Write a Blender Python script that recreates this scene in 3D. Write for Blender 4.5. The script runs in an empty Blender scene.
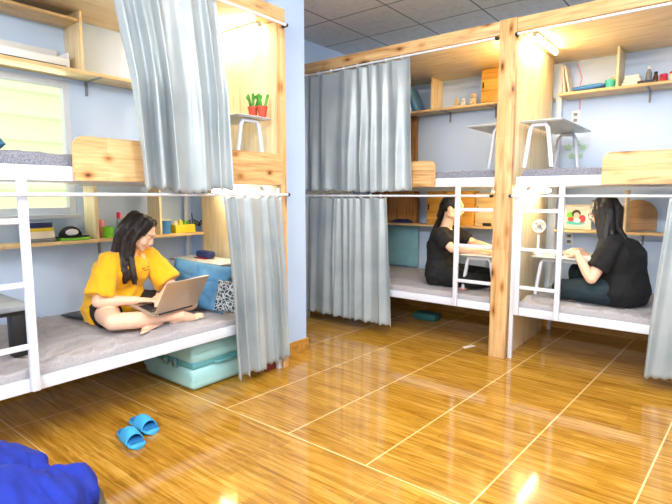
import bpy, bmesh, math, random
from mathutils import Vector, Matrix, Quaternion, noise
V = Vector
C = bpy.context.scene.collection
random.seed(7)
PI = math.pi

# ------------------------------------------------------------ materials
MATS = {}
def nt(name):
    m = bpy.data.materials.new(name); m.use_nodes = True
    n = m.node_tree; n.nodes.clear()
    o = n.nodes.new('ShaderNodeOutputMaterial'); b = n.nodes.new('ShaderNodeBsdfPrincipled')
    n.links.new(b.outputs[0], o.inputs[0]); MATS[name] = m
    return m, n, b
def c4(c): return (c[0], c[1], c[2], 1)
def srgb(r, g, b):
    f = lambda v: (v/255/12.92) if v/255 <= .04045 else ((v/255+.055)/1.055)**2.4
    return (f(r), f(g), f(b))
def N(n, t, **k):
    x = n.nodes.new('ShaderNode'+t)
    for a, v in k.items(): setattr(x, a, v)
    return x
def coords(n, scale=(1,1,1), rot=(0,0,0)):
    tc = N(n, 'TexCoord'); mp = N(n, 'Mapping')
    mp.inputs['Scale'].default_value = scale; mp.inputs['Rotation'].default_value = rot
    n.links.new(tc.outputs['Object'], mp.inputs[0]); return mp.outputs[0]
def ramp(n, fac, stops):
    r = N(n, 'ValToRGB'); e = r.color_ramp.elements
    while len(e) < len(stops): e.new(.5)
    for i, (p, c) in enumerate(stops): e[i].position = p; e[i].color = c4(c)
    n.links.new(fac, r.inputs[0]); return r.outputs[0]
def noisetex(n, co, scale, detail=4, rough=.55, dist=0):
    t = N(n, 'TexNoise'); t.inputs['Scale'].default_value = scale; t.inputs['Detail'].default_value = detail
    t.inputs['Roughness'].default_value = rough; t.inputs['Distortion'].default_value = dist
    n.links.new(co, t.inputs['Vector']); return t.outputs[0]
def bump(n, b, h, strength=.3, dist=.01):
    u = N(n, 'Bump'); u.inputs['Strength'].default_value = strength; u.inputs['Distance'].default_value = dist
    n.links.new(h, u.inputs['Height']); n.links.new(u.outputs[0], b.inputs['Normal'])
def mix(n, fac, a, b_, mode='MIX'):
    m = N(n, 'MixRGB', blend_type=mode)
    for i, v in enumerate((fac, a, b_)):
        if isinstance(v, (int, float)): m.inputs[i].default_value = v if i == 0 else (v, v, v, 1)
        elif isinstance(v, tuple): m.inputs[i].default_value = c4(v)
        else: n.links.new(v, m.inputs[i])
    return m.outputs[0]
def math_(n, op, a, b_=0.):
    m = N(n, 'Math', operation=op)
    for i, v in enumerate((a, b_)):
        if isinstance(v, (int, float)): m.inputs[i].default_value = v
        else: n.links.new(v, m.inputs[i])
    return m.outputs[0]
def plain(name, rgb, rough=.5, metal=0, spec=.5, var=.06, vscale=8, bmp=0, bscale=60, sheen=0, coat=0, stretch=(1,1,1)):
    m, n, b = nt(name); base = srgb(*rgb)
    co = coords(n, stretch)
    f = noisetex(n, co, vscale, 3)
    d = tuple(max(0, x*(1-var*2)) for x in base); l = tuple(min(1, x*(1+var*2)) for x in base)
    n.links.new(ramp(n, f, [(.3, d), (.7, l)]), b.inputs['Base Color'])
    b.inputs['Roughness'].default_value = rough; b.inputs['Metallic'].default_value = metal
    b.inputs['Specular IOR Level'].default_value = spec
    if sheen: b.inputs['Sheen Weight'].default_value = sheen
    if coat: b.inputs['Coat Weight'].default_value = coat
    if bmp: bump(n, b, noisetex(n, co, bscale, 4), bmp, .004)
    return m
def emis(name, rgb, strength, base=(.9,.9,.9)):
    m, n, b = nt(name)
    b.inputs['Base Color'].default_value = c4(base)
    b.inputs['Emission Color'].default_value = c4(srgb(*rgb)); b.inputs['Emission Strength'].default_value = strength
    return m
def wood(name, axis, light, mid, dark, knots=0.0, rough=.45, board=0, ring=1.0):
    """grain runs along axis (0,1,2)"""
    m, n, b = nt(name)
    sc = [14.*ring]*3; sc[axis] = 1.1
    co = coords(n, tuple(sc))
    f = noisetex(n, co, 1.6, 7, .62, 1.2)
    col = ramp(n, f, [(.28, srgb(*dark)), (.42, srgb(*mid)), (.60, srgb(*light)), (.78, srgb(*mid))])
    sc2 = [60.]*3; sc2[axis] = 2.5
    g = noisetex(n, coords(n, tuple(sc2)), 1.5, 3)
    col = mix(n, .35, col, ramp(n, g, [(.35, (.66,.6,.52)), (.55, (1,1,1))]), 'MULTIPLY')
    if board:    # laminated staves of slightly different tone
        br = N(n, 'TexBrick'); s3 = {0:(1,1,1),1:(1,1,1),2:(1,1,1)}[axis]
        tc = N(n, 'TexCoord'); sep = N(n, 'SeparateXYZ'); cmb = N(n, 'CombineXYZ')
        n.links.new(tc.outputs['Object'], sep.inputs[0])
        o = [i for i in (0, 1, 2) if i != axis]
        s = math_(n, 'ADD', sep.outputs[o[0]], sep.outputs[o[1]])
        n.links.new(sep.outputs[axis], cmb.inputs[0]); n.links.new(s, cmb.inputs[1])
        n.links.new(cmb.outputs[0], br.inputs['Vector'])
        br.inputs['Color1'].default_value = (1,1,1,1); br.inputs['Color2'].default_value = (.78,.72,.64,1)
        br.inputs['Mortar'].default_value = (.6,.5,.38,1); br.inputs['Scale'].default_value = 1
        br.inputs['Mortar Size'].default_value = .0008; br.inputs['Brick Width'].default_value = .42; br.inputs['Row Height'].default_value = board
        col = mix(n, .8, col, br.outputs[0], 'MULTIPLY')
    if knots:
        s4 = [11.]*3; s4[axis] = 7.0 if axis == 1 else 4.0
        vz = N(n, 'TexVoronoi'); vz.inputs['Scale'].default_value = 1.0; vz.inputs['Randomness'].default_value = 1
        wv = mix(n, .12, coords(n, tuple(s4)), noisetex(n, coords(n), 9, 3), 'ADD')
        n.links.new(wv, vz.inputs['Vector'])
        k = ramp(n, vz.outputs['Distance'], [(knots*.35, (.16,.08,.03)), (knots*.6, (.55,.36,.2)), (knots*1.5, (.95,.88,.78)), (knots*2.2, (1,1,1))])
        col = mix(n, 1., col, k, 'MULTIPLY')
    n.links.new(col, b.inputs['Base Color'])
    b.inputs['Roughness'].default_value = rough
    bump(n, b, g, .15, .002)
    return m

P_L, P_M, P_D = (240,214,166), (226,190,132), (188,140,82)
for i, a in enumerate('xyz'):
    wood('pine_'+a, i, P_L, P_M, P_D, board=.09)
    wood('ply_'+a, i, (250,232,192), (240,216,168), (216,184,130), ring=.9)
    wood('knotty_'+a, i, (234,198,144), (214,170,114), (150,104,60), knots=.17, board=.11)
wood('dark_pine', 2, (176,128,74), (140,94,50), (92,58,28), knots=.1)
wood('honey_x', 0, (240,190,96), (222,164,70), (176,116,44), knots=.10)
wood('brown_board', 0, (190,150,100), (170,130,84), (150,108,66))
plain('wall_paint', (200,221,250), .62, var=.02, vscale=1.5, bmp=.05, bscale=140)
plain('pier_paint', (184,210,246), .6, var=.02, vscale=1.5, bmp=.05, bscale=140)
plain('white_metal', (218,224,236), .35, var=.01)
plain('table_white', (214,218,214), .3, var=.01)
plain('dark_teal', (30,90,90), .5)
plain('black_plastic', (24,25,28), .4, var=.05)
plain('white_plastic', (236,238,240), .35, var=.01)
plain('chrome', (200,205,210), .2, metal=1)
plain('skin', (240,196,166), .5, var=.03, vscale=20)
plain('lip', (206,112,104), .4)
plain('foot_sole', (226,150,140), .5)
plain('eye_white', (235,232,228), .25); plain('iris', (30,20,16), .15)
plain('brow', (52,36,28), .7)
plain('hair_black', (18,13,12), .48, spec=.5, var=.3, vscale=30, stretch=(6,6,.6))
plain('hair_brown', (32,20,16), .48, spec=.5, var=.4, vscale=30, stretch=(6,6,.6))
plain('yellow_cloth', (252,184,10), .8, var=.05, vscale=6, bmp=.25, bscale=30, sheen=.2)
plain('black_cloth', (14,15,18), .85, var=.1, bmp=.3, bscale=30)
plain('black_pants', (12,13,16), .85, var=.1, bmp=.3, bscale=30)
plain('teal_jeans', (22,42,50), .8, var=.12, bmp=.3, bscale=30)
plain('shorts_black', (26,20,22), .8, var=.1, bmp=.3, bscale=30)
plain('laptop_metal', (196,178,158), .38, metal=.6, var=.01)
plain('laptop_logo', (214,200,184), .2, metal=.9, var=.01)
plain('keyboard', (40,40,44), .5)
plain('screen', (30,36,48), .15)
plain('suitcase_shell', (166,216,218), .32, var=.02, spec=.5)
plain('suitcase_dark', (96,160,166), .4, var=.02)
plain('slipper_blue', (66,170,226), .55, var=.05, bmp=.3, bscale=90)
plain('slipper_dark', (34,116,178), .6, var=.05)
plain('denim', (84,138,180), .85, var=.10, vscale=10, bmp=.4, bscale=160)
plain('royal_blue', (3,38,150), .75, var=.08, vscale=5, bmp=.3, bscale=60, sheen=.0)
plain('navy', (26,40,92), .6); plain('red', (190,40,52), .5); plain('dark_red', (130,40,38), .5)
plain('green', (120,210,50), .5); plain('leaf', (70,150,50), .6, var=.2, vscale=30); plain('pot_red', (206,70,48), .5)
plain('yellow', (248,214,50), .5); plain('pink', (244,150,170), .5); plain('magenta', (216,40,110), .5)
plain('teal', (70,190,180), .5); plain('blue', (60,130,200), .5); plain('light_blue', (120,180,225), .5)
plain('beige', (222,196,150), .8, bmp=.4, bscale=80); plain('cream', (242,232,210), .6); plain('grey', (130,134,140), .6)
plain('grey_top', (150,158,166), .35, var=.05); plain('teal_board', (136,190,206), .3, var=.05)
plain('clear_plastic', (206,226,232), .2); MATS['clear_plastic'].node_tree.nodes['Principled BSDF'].inputs['Transmission Weight'].default_value = .6
plain('teal_pillow', (60,110,140), .85, bmp=.3); plain('star_green', (170,214,190), .6)
plain('black_leather', (30,34,34), .35, var=.05)
plain('bottle_brown', (96,60,40), .3)
emis('lamp_tube', (255,218,150), 48)
emis('lamp_tube_white', (255,234,196), 38)
def fabric(name, light, dark, wr=.5):
    m, n, b = nt(name)
    co = coords(n, (1,1,1)); f = noisetex(n, co, 220, 2); g = noisetex(n, co, 5, 4)
    col = ramp(n, f, [(.35, srgb(*dark)), (.65, srgb(*light))])
    n.links.new(col, b.inputs['Base Color']); b.inputs['Roughness'].default_value = .95
    bump(n, b, math_(n, 'ADD', math_(n, 'MULTIPLY', g, 4*wr), math_(n, 'MULTIPLY', f, .04)), .5, .02)
    return m
fabric('mattress_cloth', (182,178,180), (162,158,161)); fabric('mattress_grey', (150,152,162), (104,106,118))
def satin():
    m, n, b = nt('curtain_satin')
    co = coords(n, (1,1,1)); f = noisetex(n, co, 3, 3)
    n.links.new(ramp(n, f, [(.3, srgb(146,159,166)), (.7, srgb(172,182,185))]), b.inputs['Base Color'])
    b.inputs['Metallic'].default_value = .15; b.inputs['Roughness'].default_value = .38
    b.inputs['Sheen Weight'].default_value = .25; b.inputs['Specular IOR Level'].default_value = .6
    bump(n, b, noisetex(n, coords(n, (1,1,.25)), 16, 4), .35, .01)
satin()
def floor_mat():
    m, n, b = nt('floor_tile')
    tc = N(n, 'TexCoord'); sep = N(n, 'SeparateXYZ'); n.links.new(tc.outputs['Object'], sep.inputs[0])
    X, Y = sep.outputs[0], sep.outputs[1]
    xs = math_(n, 'SUBTRACT', X, math_(n, 'MULTIPLY', math_(n, 'SUBTRACT', Y, 1.8), .055))
    def line(v, off, per, w):
        t = math_(n, 'DIVIDE', math_(n, 'SUBTRACT', v, off), per)
        fr = math_(n, 'ABSOLUTE', math_(n, 'SUBTRACT', t, math_(n, 'ROUND', t)))
        return math_(n, 'LESS_THAN', fr, w/per/2)
    far = math_(n, 'GREATER_THAN', Y, 1.79)
    near = math_(n, 'SUBTRACT', 1., far)
    l1 = math_(n, 'MULTIPLY', line(xs, -1.24, .5, .008), far)
    lc = math_(n, 'LESS_THAN', math_(n, 'ABSOLUTE', math_(n, 'SUBTRACT', Y, 1.79)), .004)
    left = math_(n, 'MULTIPLY', math_(n, 'LESS_THAN', X, -2.52), .65)
    l2 = math_(n, 'MULTIPLY', math_(n, 'MULTIPLY', math_(n, 'MAXIMUM', line(xs, -2.905, .6, .008), line(Y, .91, .6, .008)), near), left)
    l3 = math_(n, 'MULTIPLY', math_(n, 'MULTIPLY', math_(n, 'MAXIMUM', line(xs, -2.905, .6, .006), line(Y, .91, .6, .006)), near), .12)
    g = math_(n, 'MAXIMUM', math_(n, 'MAXIMUM', l1, lc), math_(n, 'MAXIMUM', l2, l3))
    # printed planks
    br = N(n, 'TexBrick'); cm = N(n, 'CombineXYZ'); n.links.new(X, cm.inputs[0]); n.links.new(Y, cm.inputs[1]); n.links.new(cm.outputs[0], br.inputs['Vector'])
    br.inputs['Scale'].default_value = 1; br.inputs['Brick Width'].default_value = .37; br.inputs['Row Height'].default_value = .083
    br.inputs['Mortar Size'].default_value = .0007; br.inputs['Bias'].default_value = -.1
    br.inputs['Color1'].default_value = (1,1,1,1); br.inputs['Color2'].default_value = (.70,.62,.50,1); br.inputs['Mortar'].default_value = (1.2,1.15,1,1)
    f = noisetex(n, coords(n, (1.6,26,1)), 1.7, 6, .65, .8)
    col = ramp(n, f, [(.25, srgb(118,76,18)), (.42, srgb(178,128,38)), (.58, srgb(208,158,62)), (.76, srgb(228,188,108))])
    f2 = noisetex(n, coords(n, (2.5,90,1)), 2, 3)
    col = mix(n, .5, col, ramp(n, f2, [(.35, (.6,.5,.38)), (.55, (1,1,1))]), 'MULTIPLY')
    col = mix(n, .7, col, br.outputs[0], 'MULTIPLY')
    col = mix(n, g, col, srgb(236,204,140))
    n.links.new(col, b.inputs['Base Color'])
    b.inputs['Roughness'].default_value = .085; b.inputs['Specular IOR Level'].default_value = .55
    bump(n, b, f2, .03, .001)
floor_mat()
def base_tile():
    wood('skirting_tile', 0, (206,156,78), (184,130,52), (146,96,34))
base_tile()
def ceiling_mat():
    m, n, b = nt('ceiling_tile')
    tc = N(n, 'TexCoord'); sep = N(n, 'SeparateXYZ'); n.links.new(tc.outputs['Object'], sep.inputs[0])
    def line(v, off, per, w):
        t = math_(n, 'DIVIDE', math_(n, 'SUBTRACT', v, off), per)
        fr = math_(n, 'ABSOLUTE', math_(n, 'SUBTRACT', t, math_(n, 'ROUND', t)))
        return math_(n, 'LESS_THAN', fr, w/per/2)
    X, Y = sep.outputs[0], sep.outputs[1]
    g = math_(n, 'MAXIMUM', line(X, -2.42, .61, .014), line(Y, 4.35, .61, .014))
    s = math_(n, 'MAXIMUM', line(X, -2.42, .152, .006), line(Y, 4.35, .152, .006))
    v = N(n, 'TexVoronoi'); v.inputs['Scale'].default_value = 15; n.links.new(tc.outputs['Object'], v.inputs['Vector'])
    c = ramp(n, v.outputs['Distance'], [(.1, srgb(214,214,218)), (.5, srgb(226,226,230))])
    c = mix(n, math_(n, 'MULTIPLY', s, .25), c, srgb(150,152,160))
    c = mix(n, g, c, srgb(110,114,124))
    n.links.new(c, b.inputs['Base Color']); b.inputs['Roughness'].default_value = .6
ceiling_mat()
def window_mat():
    m, n, b = nt('window_glow')
    tc = N(n, 'TexCoord'); sep = N(n, 'SeparateXYZ'); n.links.new(tc.outputs['Object'], sep.inputs[0])
    t = math_(n, 'FRACT', math_(n, 'DIVIDE', sep.outputs[2], .16))
    c = ramp(n, t, [(0, srgb(196,212,160)), (.10, srgb(240,250,206)), (.85, srgb(232,244,190)), (1, srgb(206,222,170))])
    b.inputs['Base Color'].default_value = c4(srgb(120,130,100))
    n.links.new(c, b.inputs['Emission Color']); b.inputs['Emission Strength'].default_value = .60
    b.inputs['Roughness'].default_value = .4
window_mat()
def pattern_mat():
    m, n, b = nt('pattern_cushion')
    v = N(n, 'TexVoronoi', feature='DISTANCE_TO_EDGE'); v.inputs['Scale'].default_value = 42
    n.links.new(coords(n), v.inputs['Vector'])
    n.links.new(ramp(n, v.outputs['Distance'], [(.05, srgb(190,198,202)), (.12, srgb(48,66,78))]), b.inputs['Base Color']); b.inputs['Roughness'].default_value = .9
pattern_mat()
for h_ in ('hair_black', 'hair_brown'):
    n_ = MATS[h_].node_tree; bump(n_, n_.nodes['Principled BSDF'], noisetex(n_, coords(n_, (1,1,.06)), 170, 3), .7, .004)
M = MATS

# ------------------------------------------------------------ geometry helpers
def box(bm, x0, x1, y0, y1, z0, z1, bev=0, seg=2, mat=None):
    r = bmesh.ops.create_cube(bm, size=1)
    vs = r['verts']
    for v in vs:
        v.co = V(((x0+x1)/2+v.co.x*(x1-x0), (y0+y1)/2+v.co.y*(y1-y0), (z0+z1)/2+v.co.z*(z1-z0)))
    if mat is not None: bmesh.ops.transform(bm, matrix=mat, verts=vs)
    if bev:
        es = list({e for v in vs for e in v.link_edges})
        bmesh.ops.bevel(bm, geom=es, offset=bev, segments=seg, affect='EDGES', profile=.5)
    return bm
def bx(*a, bev=.003, seg=2, mat=None):
    return box(bmesh.new(), *a, bev=bev, seg=seg, mat=mat)
def frame_of(d):
    d = d.normalized(); a = V((0,0,1)) if abs(d.z) < .9 else V((1,0,0))
    x = a.cross(d).normalized(); return x, d.cross(x)
def ring(bm, c, ax, ay, n):
    return [bm.verts.new(c + ax*math.cos(2*PI*i/n) + ay*math.sin(2*PI*i/n)) for i in range(n)]
def skin_rings(bm, rs, close=True):
    n = len(rs[0])
    for a, b in zip(rs, rs[1:]):
        for i in range(n): bm.faces.new((a[i], a[(i+1)%n], b[(i+1)%n], b[i]))
    if close:
        bm.faces.new(list(reversed(rs[0]))); bm.faces.new(rs[-1])
def loft(bm, secs, n=24):
    skin_rings(bm, [ring(bm, V(c), V(a), V(b), n) for c, a, b in secs]); return bm
def tube(bm, pts, r, n=10):
    pts = [V(p) for p in pts]; rs = []
    x = None
    for i, p in enumerate(pts):
        d = (pts[min(i+1, len(pts)-1)] - pts[max(i-1, 0)])
        if x is None: x, y = frame_of(d)
        else:
            dn = d.normalized(); x = (x - dn*x.dot(dn)).normalized(); y = dn.cross(x)
        rr = r[i] if isinstance(r, (list, tuple)) else r
        rs.append(ring(bm, p, x*rr, y*rr, n))
    skin_rings(bm, rs); return bm
def lathe(bm, prof, c, n=20, axis=V((0,0,1))):
    x, y = frame_of(axis); c = V(c); axis = axis.normalized()
    skin_rings(bm, [ring(bm, c+axis*z, x*max(r, 1e-4), y*max(r, 1e-4), n) for r, z in prof]); return bm
def cap(bm, p0, r0, p1, r1, n=16, k=5):
    p0, p1 = V(p0), V(p1); d = (p1-p0); L = d.length; d = d/L if L > 1e-6 else V((0,0,1))
    prof = [(r0*math.cos(a), -r0*math.sin(a)) for a in [PI/2*(1-i/k)*.98 for i in range(k+1)]]
    prof += [(r1*math.cos(a), L+r1*math.sin(a)) for a in [PI/2*(i/k)*.98 for i in range(k+1)]]
    return lathe(bm, prof, p0, n, d)
def ell(bm, c, r, R=None, seg=20):
    m = Matrix.Translation(V(c)) @ ((R.to_4x4() if R is not None else Matrix.Identity(4))) @ Matrix.Diagonal((r[0], r[1], r[2], 1))
    bmesh.ops.create_uvsphere(bm, u_segments=seg, v_segments=seg*2//3, radius=1, matrix=m); return bm
def torus(bm, c, R, r, axis, n=16, k=6):
    x, y = frame_of(V(axis)); c = V(c); a = V(axis).normalized(); rows = []
    for i in range(n):
        t = 2*PI*i/n; d = x*math.cos(t)+y*math.sin(t)
        rows.append([bm.verts.new(c+d*R+(d*math.cos(2*PI*j/k)+a*math.sin(2*PI*j/k))*r) for j in range(k)])
    for i in range(n):
        for j in range(k):
            bm.faces.new((rows[i][j], rows[(i+1)%n][j], rows[(i+1)%n][(j+1)%k], rows[i][(j+1)%k]))
    return bm
def smooth_obj(o, ang=40):
    me = o.data
    me.polygons.foreach_set('use_smooth', [True]*len(me.polygons))
    bm = bmesh.new(); bm.from_mesh(me); lim = math.radians(ang)
    for e in bm.edges:
        if len(e.link_faces) == 2 and e.calc_face_angle(0) > lim: e.smooth = False
    bm.to_mesh(me); bm.free()
def obj(name, bm, mat, parent=None, loc=None, smooth=True, ang=40):
    """link a bmesh given in world coordinates as one mesh object"""
    bmesh.ops.recalc_face_normals(bm, faces=bm.faces[:])
    me = bpy.data.meshes.new(name)
    if loc is None:
        if parent is not None:
            loc = V((0,0,0)); p = parent
            while p is not None: loc = loc + p.location; p = p.parent
            bmesh.ops.translate(bm, vec=-loc, verts=bm.verts[:]); loc = None
        else:
            lo = [min(v.co[i] for v in bm.verts) for i in range(3)]; hi = [max(v.co[i] for v in bm.verts) for i in range(3)]
            loc = V(((lo[0]+hi[0])/2, (lo[1]+hi[1])/2, lo[2]))
            bmesh.ops.translate(bm, vec=-loc, verts=bm.verts[:])
    else:
        loc = V(loc); bmesh.ops.translate(bm, vec=-loc, verts=bm.verts[:])
    bm.to_mesh(me); bm.free()
    for m in (mat if isinstance(mat, (list, tuple)) else [mat]): me.materials.append(MATS[m])
    o = bpy.data.objects.new(name, me); C.objects.link(o)
    if loc is not None: o.location = loc
    if parent is not None: o.parent = parent
    if smooth: smooth_obj(o, ang)
    return o
def thing(name, label, cat, loc, group=None):
    o = bpy.data.objects.new(name, None); o.empty_display_size = .05; C.objects.link(o); o.location = V(loc)
    o['label'] = label; o['category'] = cat
    if group: o['group'] = group
    return o
def tag(o, label, cat, group=None):
    o['label'] = label; o['category'] = cat
    if group: o['group'] = group
    return o
def struct(name, bm, mat, parent=None, smooth=False, loc=(0,0,0)):
    o = obj(name, bm, mat, parent, loc=None if parent else loc, smooth=smooth)
    if parent is None: o['kind'] = 'structure'
    return o
def remesh(bm, voxel, it=3, fac=.5):
    me = bpy.data.meshes.new('tmp'); bm.to_mesh(me); bm.free()
    o = bpy.data.objects.new('tmp', me); C.objects.link(o)
    r = o.modifiers.new('r', 'REMESH'); r.mode = 'VOXEL'; r.voxel_size = voxel
    if it: s = o.modifiers.new('s', 'SMOOTH'); s.iterations = it; s.factor = fac
    dg = bpy.context.evaluated_depsgraph_get(); dg.update()
    me2 = bpy.data.meshes.new_from_object(o.evaluated_get(dg))
    b2 = bmesh.new(); b2.from_mesh(me2)
    bpy.data.objects.remove(o); bpy.data.meshes.remove(me); bpy.data.meshes.remove(me2)
    return b2
def wrinkle(bm, amp, sc, seed=0, stretch=(1,1,1)):
    bm.normal_update(); o = V((seed*3.1, seed*1.7, seed*.9)); out = []
    for v in bm.verts:
        q = V((v.co.x*stretch[0], v.co.y*stretch[1], v.co.z*stretch[2]))*sc+o
        d = noise.noise(q)*.6 + (1-2*abs(noise.noise(q*1.7+V((5,5,5)))))*.4
        out.append(v.co + v.normal*amp*d)
    for v, c in zip(bm.verts, out): v.co = c
    return bm
def axis_map(p, ax):
    return p
# ------------------------------------------------------------ the room
WX, WY, ZC = -3.6, 4.9, 2.86          # left wall, back wall, ceiling height
RX, RY = 1.7, -1.7
struct('floor', bx(WX-.1, RX+.1, RY-.1, WY+.1, -.08, 0, bev=0), 'floor_tile')
struct('ceiling', bx(WX-.1, RX+.1, RY-.1, WY+.1, ZC, ZC+.05, bev=0), 'ceiling_tile')
wy0, wy1, wz0, wz1 = .02, 1.61, 1.12, 2.02
b = bmesh.new()
box(b, WX-.1, WX, RY, wy0, 0, ZC); box(b, WX-.1, WX, wy1, WY, 0, ZC)
box(b, WX-.1, WX, wy0, wy1, 0, wz0); box(b, WX-.1, WX, wy0, wy1, wz1, ZC)
struct('wall_left', b, 'wall_paint')
struct('wall_back', bx(WX-.1, RX+.1, WY, WY+.1, 0, ZC, bev=0), 'wall_paint')
struct('wall_right', bx(RX, RX+.1, RY, WY, 0, ZC, bev=0), 'wall_paint')
b = bmesh.new()     # wall behind the camera, its wide opening added to let light in
box(b, WX, -1.9, RY-.1, RY, 0, ZC); box(b, 1.2, RX, RY-.1, RY, 0, ZC); box(b, -1.9, 1.2, RY-.1, RY, 2.5, ZC)
struct('wall_front', b, 'wall_paint')
struct('wall_pier', bx(WX, -2.62, 2.56, 2.925, 0, ZC, bev=.004), 'pier_paint')
struct('baseboard_pier', bx(WX, -2.607, 2.56, 2.937, 0, .10, bev=.002), 'skirting_tile')
struct('baseboard_back', bx(WX, RX, WY-.012, WY, 0, .10, bev=.002), 'skirting_tile')
b = bmesh.new(); box(b, WX, WX+.012, RY, 2.55, 0, .10); box(b, WX, WX+.012, 2.94, WY-.013, 0, .10)
struct('baseboard_left', b, 'skirting_tile')
w = struct('window_1', bx(WX-.075, WX-.055, wy0, wy1, wz0, wz1, bev=0), 'window_glow')
b = bmesh.new()
for a in ((wy0, wy0+.045, wz0, wz1), (wy1-.045, wy1, wz0, wz1), (wy0+.045, wy1-.045, wz0, wz0+.045), (wy0+.045, wy1-.045, wz1-.045, wz1)):
    box(b, WX-.054, WX-.005, *a, bev=.003)
struct('window_frame', b, 'white_metal', w)
struct('window_sill', bx(WX-.054, WX+.03, wy0-.02, wy1+.02, wz0-.03, wz0-.001), 'white_metal', w)

# ------------------------------------------------------------ sleeping cabins of pine
FX, FY = -2.468, 3.727              # front planes of the left and the right bunks
LM = lambda u0, u1, v0, v1: (FX-v1, FX-v0, u0, u1)     # u along the bed, v into the bunk
RM = lambda u0, u1, v0, v1: (u0, u1, FY+v0, FY+v1)
def wb(mp, u0, u1, v0, v1, z0, z1, bev=.003, bm=None):
    return box(bm or bmesh.new(), *mp(u0, u1, v0, v1), z0, z1, bev)
cab = thing('timber_cabin', 'pine timber frame with tall central post and long top beam around both far bunks', 'bunk frame', (-1.33, FY, 0))
obj('beam', wb(RM, WX+.02, -1.396, -.045, -.010, 2.405, 2.50), 'knotty_x', cab)
obj('beam', wb(RM, -1.269, .80, -.045, -.010, 2.405, 2.50), 'knotty_x', cab)
obj('post', wb(RM, -1.395, -1.270, -.050, -.004, 0, 2.505), 'knotty_z', cab)
obj('post', wb(RM, -3.42, -3.345, -.009, .026, 0, 2.404), 'knotty_z', cab)
obj('post', wb(RM, .725, .80, -.009, .026, 0, 2.404), 'knotty_z', cab)
obj('partition_panel', wb(RM, -1.306, -1.288, .026, .98, 0, 2.425, .001), 'ply_z', cab)
obj('roof_panel', wb(RM, WX+.01, -1.297, -.009, 1.172, 2.432, 2.45, .001), 'ply_x', cab)
obj('roof_panel', wb(RM, -1.296, .79, -.009, 1.172, 2.432, 2.45, .001), 'ply_x', cab)
for x in (-1.405, -1.26):
    for z in (2.376, 1.243): obj('rod_socket', cap(bmesh.new(), (x, FY-.085, z), .013, (x, FY-.055, z), .013, 12, 3), 'black_plastic', cab)
cabl = thing('timber_cabin', 'pine timber cabin frame with a lit end panel around the near left bunk', 'bunk frame', (FX, 2.5, 0))
obj('beam', wb(LM, .30, 2.545, -.012, .012, 2.405, 2.50), 'knotty_y', cabl)
obj('post', wb(LM, 2.492, 2.545, -.012, .022, 0, 2.404), 'knotty_z', cabl)
obj('post', wb(LM, .30, .36, -.012, .022, 0, 2.404), 'knotty_z', cabl)
obj('end_panel', wb(LM, 2.515, 2.533, .023, .93, 0, 2.425, .001), 'ply_z', cabl)
obj('roof_panel', wb(LM, .30, 2.545, .013, 1.12, 2.432, 2.45, .001), 'ply_y', cabl)
for z, e in ((2.38, .055), (1.252, .058)): obj('rod_socket', cap(bmesh.new(), (FX+e, 2.515, z), .013, (FX+.025, 2.515, z), .013, 12, 3), 'black_plastic', cabl)

# ------------------------------------------------------------ steel bunk beds
def rounded_board(mp, u0, u1, v0, v1, z0, z1, r, left, right):
    pts = []
    def arc(cx, cz, a0, a1):
        for i in range(9):
            a = a0+(a1-a0)*i/8; pts.append((cx+r*math.cos(a), cz+r*math.sin(a)))
    pts.append((u0, z0)); pts.append((u1, z0))
    if right: arc(u1-r, z1-r, 0, PI/2)
    else: pts.append((u1, z1))
    if left: arc(u0+r, z1-r, PI/2, PI)
    else: pts.append((u0, z1))
    bm = bmesh.new()
    def P(u, v, z):
        x0, x1, y0, y1 = mp(u, u, v, v); return V((x0, y0, z))
    A = [bm.verts.new(P(u, v0, z)) for u, z in pts]; B = [bm.verts.new(P(u, v1, z)) for u, z in pts]
    bm.faces.new(A); bm.faces.new(list(reversed(B)))
    for i in range(len(pts)): bm.faces.new((A[i], A[(i+1)%len(pts)], B[(i+1)%len(pts)], B[i]))
    bmesh.ops.recalc_face_normals(bm, faces=bm.faces[:])
    es = [e for e in bm.edges if len(e.link_faces) == 2 and e.calc_face_angle(0) > 1.2]
    bmesh.ops.bevel(bm, geom=es, offset=.003, segments=2, affect='EDGES')
    return bm
def bed(mp, ax, u0, u1, lad, guard, left, right, label, backpost):
    x0, x1, y0, y1 = mp((u0+u1)/2, (u0+u1)/2, .5, .5)
    t = thing('bunk_bed', label, 'bunk bed', (x0, y0, 0))
    D = 1.09
    for za, zb in ((.345, .405), (1.315, 1.385)):
        nm = 'lower' if za < 1 else 'upper'
        obj('side_rail', wb(mp, u0+.03, u1-.03, 0, .028, za, zb), 'white_metal', t)
        obj('side_rail', wb(mp, u0+.03, u1-.03, D-.028, D, za, zb), 'white_metal', t)
        obj('end_rail', wb(mp, u0, u0+.028, .03, D-.03, za, zb), 'white_metal', t)
        obj('end_rail', wb(mp, u1-.028, u1, .03, D-.03, za, zb), 'white_metal', t)
        obj('bed_base', wb(mp, u0+.029, u1-.029, .029, D-.029, za+.004, za+.016, .001), 'white_metal', t)
    for u in (u0, u1-.03):
        obj('corner_post', wb(mp, u, u+.03, 0, .03, 0, 1.30), 'white_metal', t)
        obj('corner_post', wb(mp, u, u+.03, D-.03, D, 0, backpost), 'white_metal', t)
    b = bmesh.new()
    for u in lad: wb(mp, u-.018, u+.018, -.03, -.001, .352, 1.375, .004, b)
    L = obj('ladder', b, 'white_metal', t)
    for z in (.565, .85, 1.135):
        obj('rung', wb(mp, lad[0]+.018, lad[1]-.018, -.028, -.004, z-.013, z+.013, .006), 'white_metal', L)
    obj('guard_board', rounded_board(mp, guard[0], guard[1], -.03, -.010, 1.318, 1.53, .055, left, right), 'knotty_'+ax, t, ang=30)
    return t
bed(LM, 'y', .44, 2.485, (.53, .865), (1.09, 2.485), True, False, 'white steel bunk bed with knotty pine guard board, seating the person in yellow', 1.36)
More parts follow.
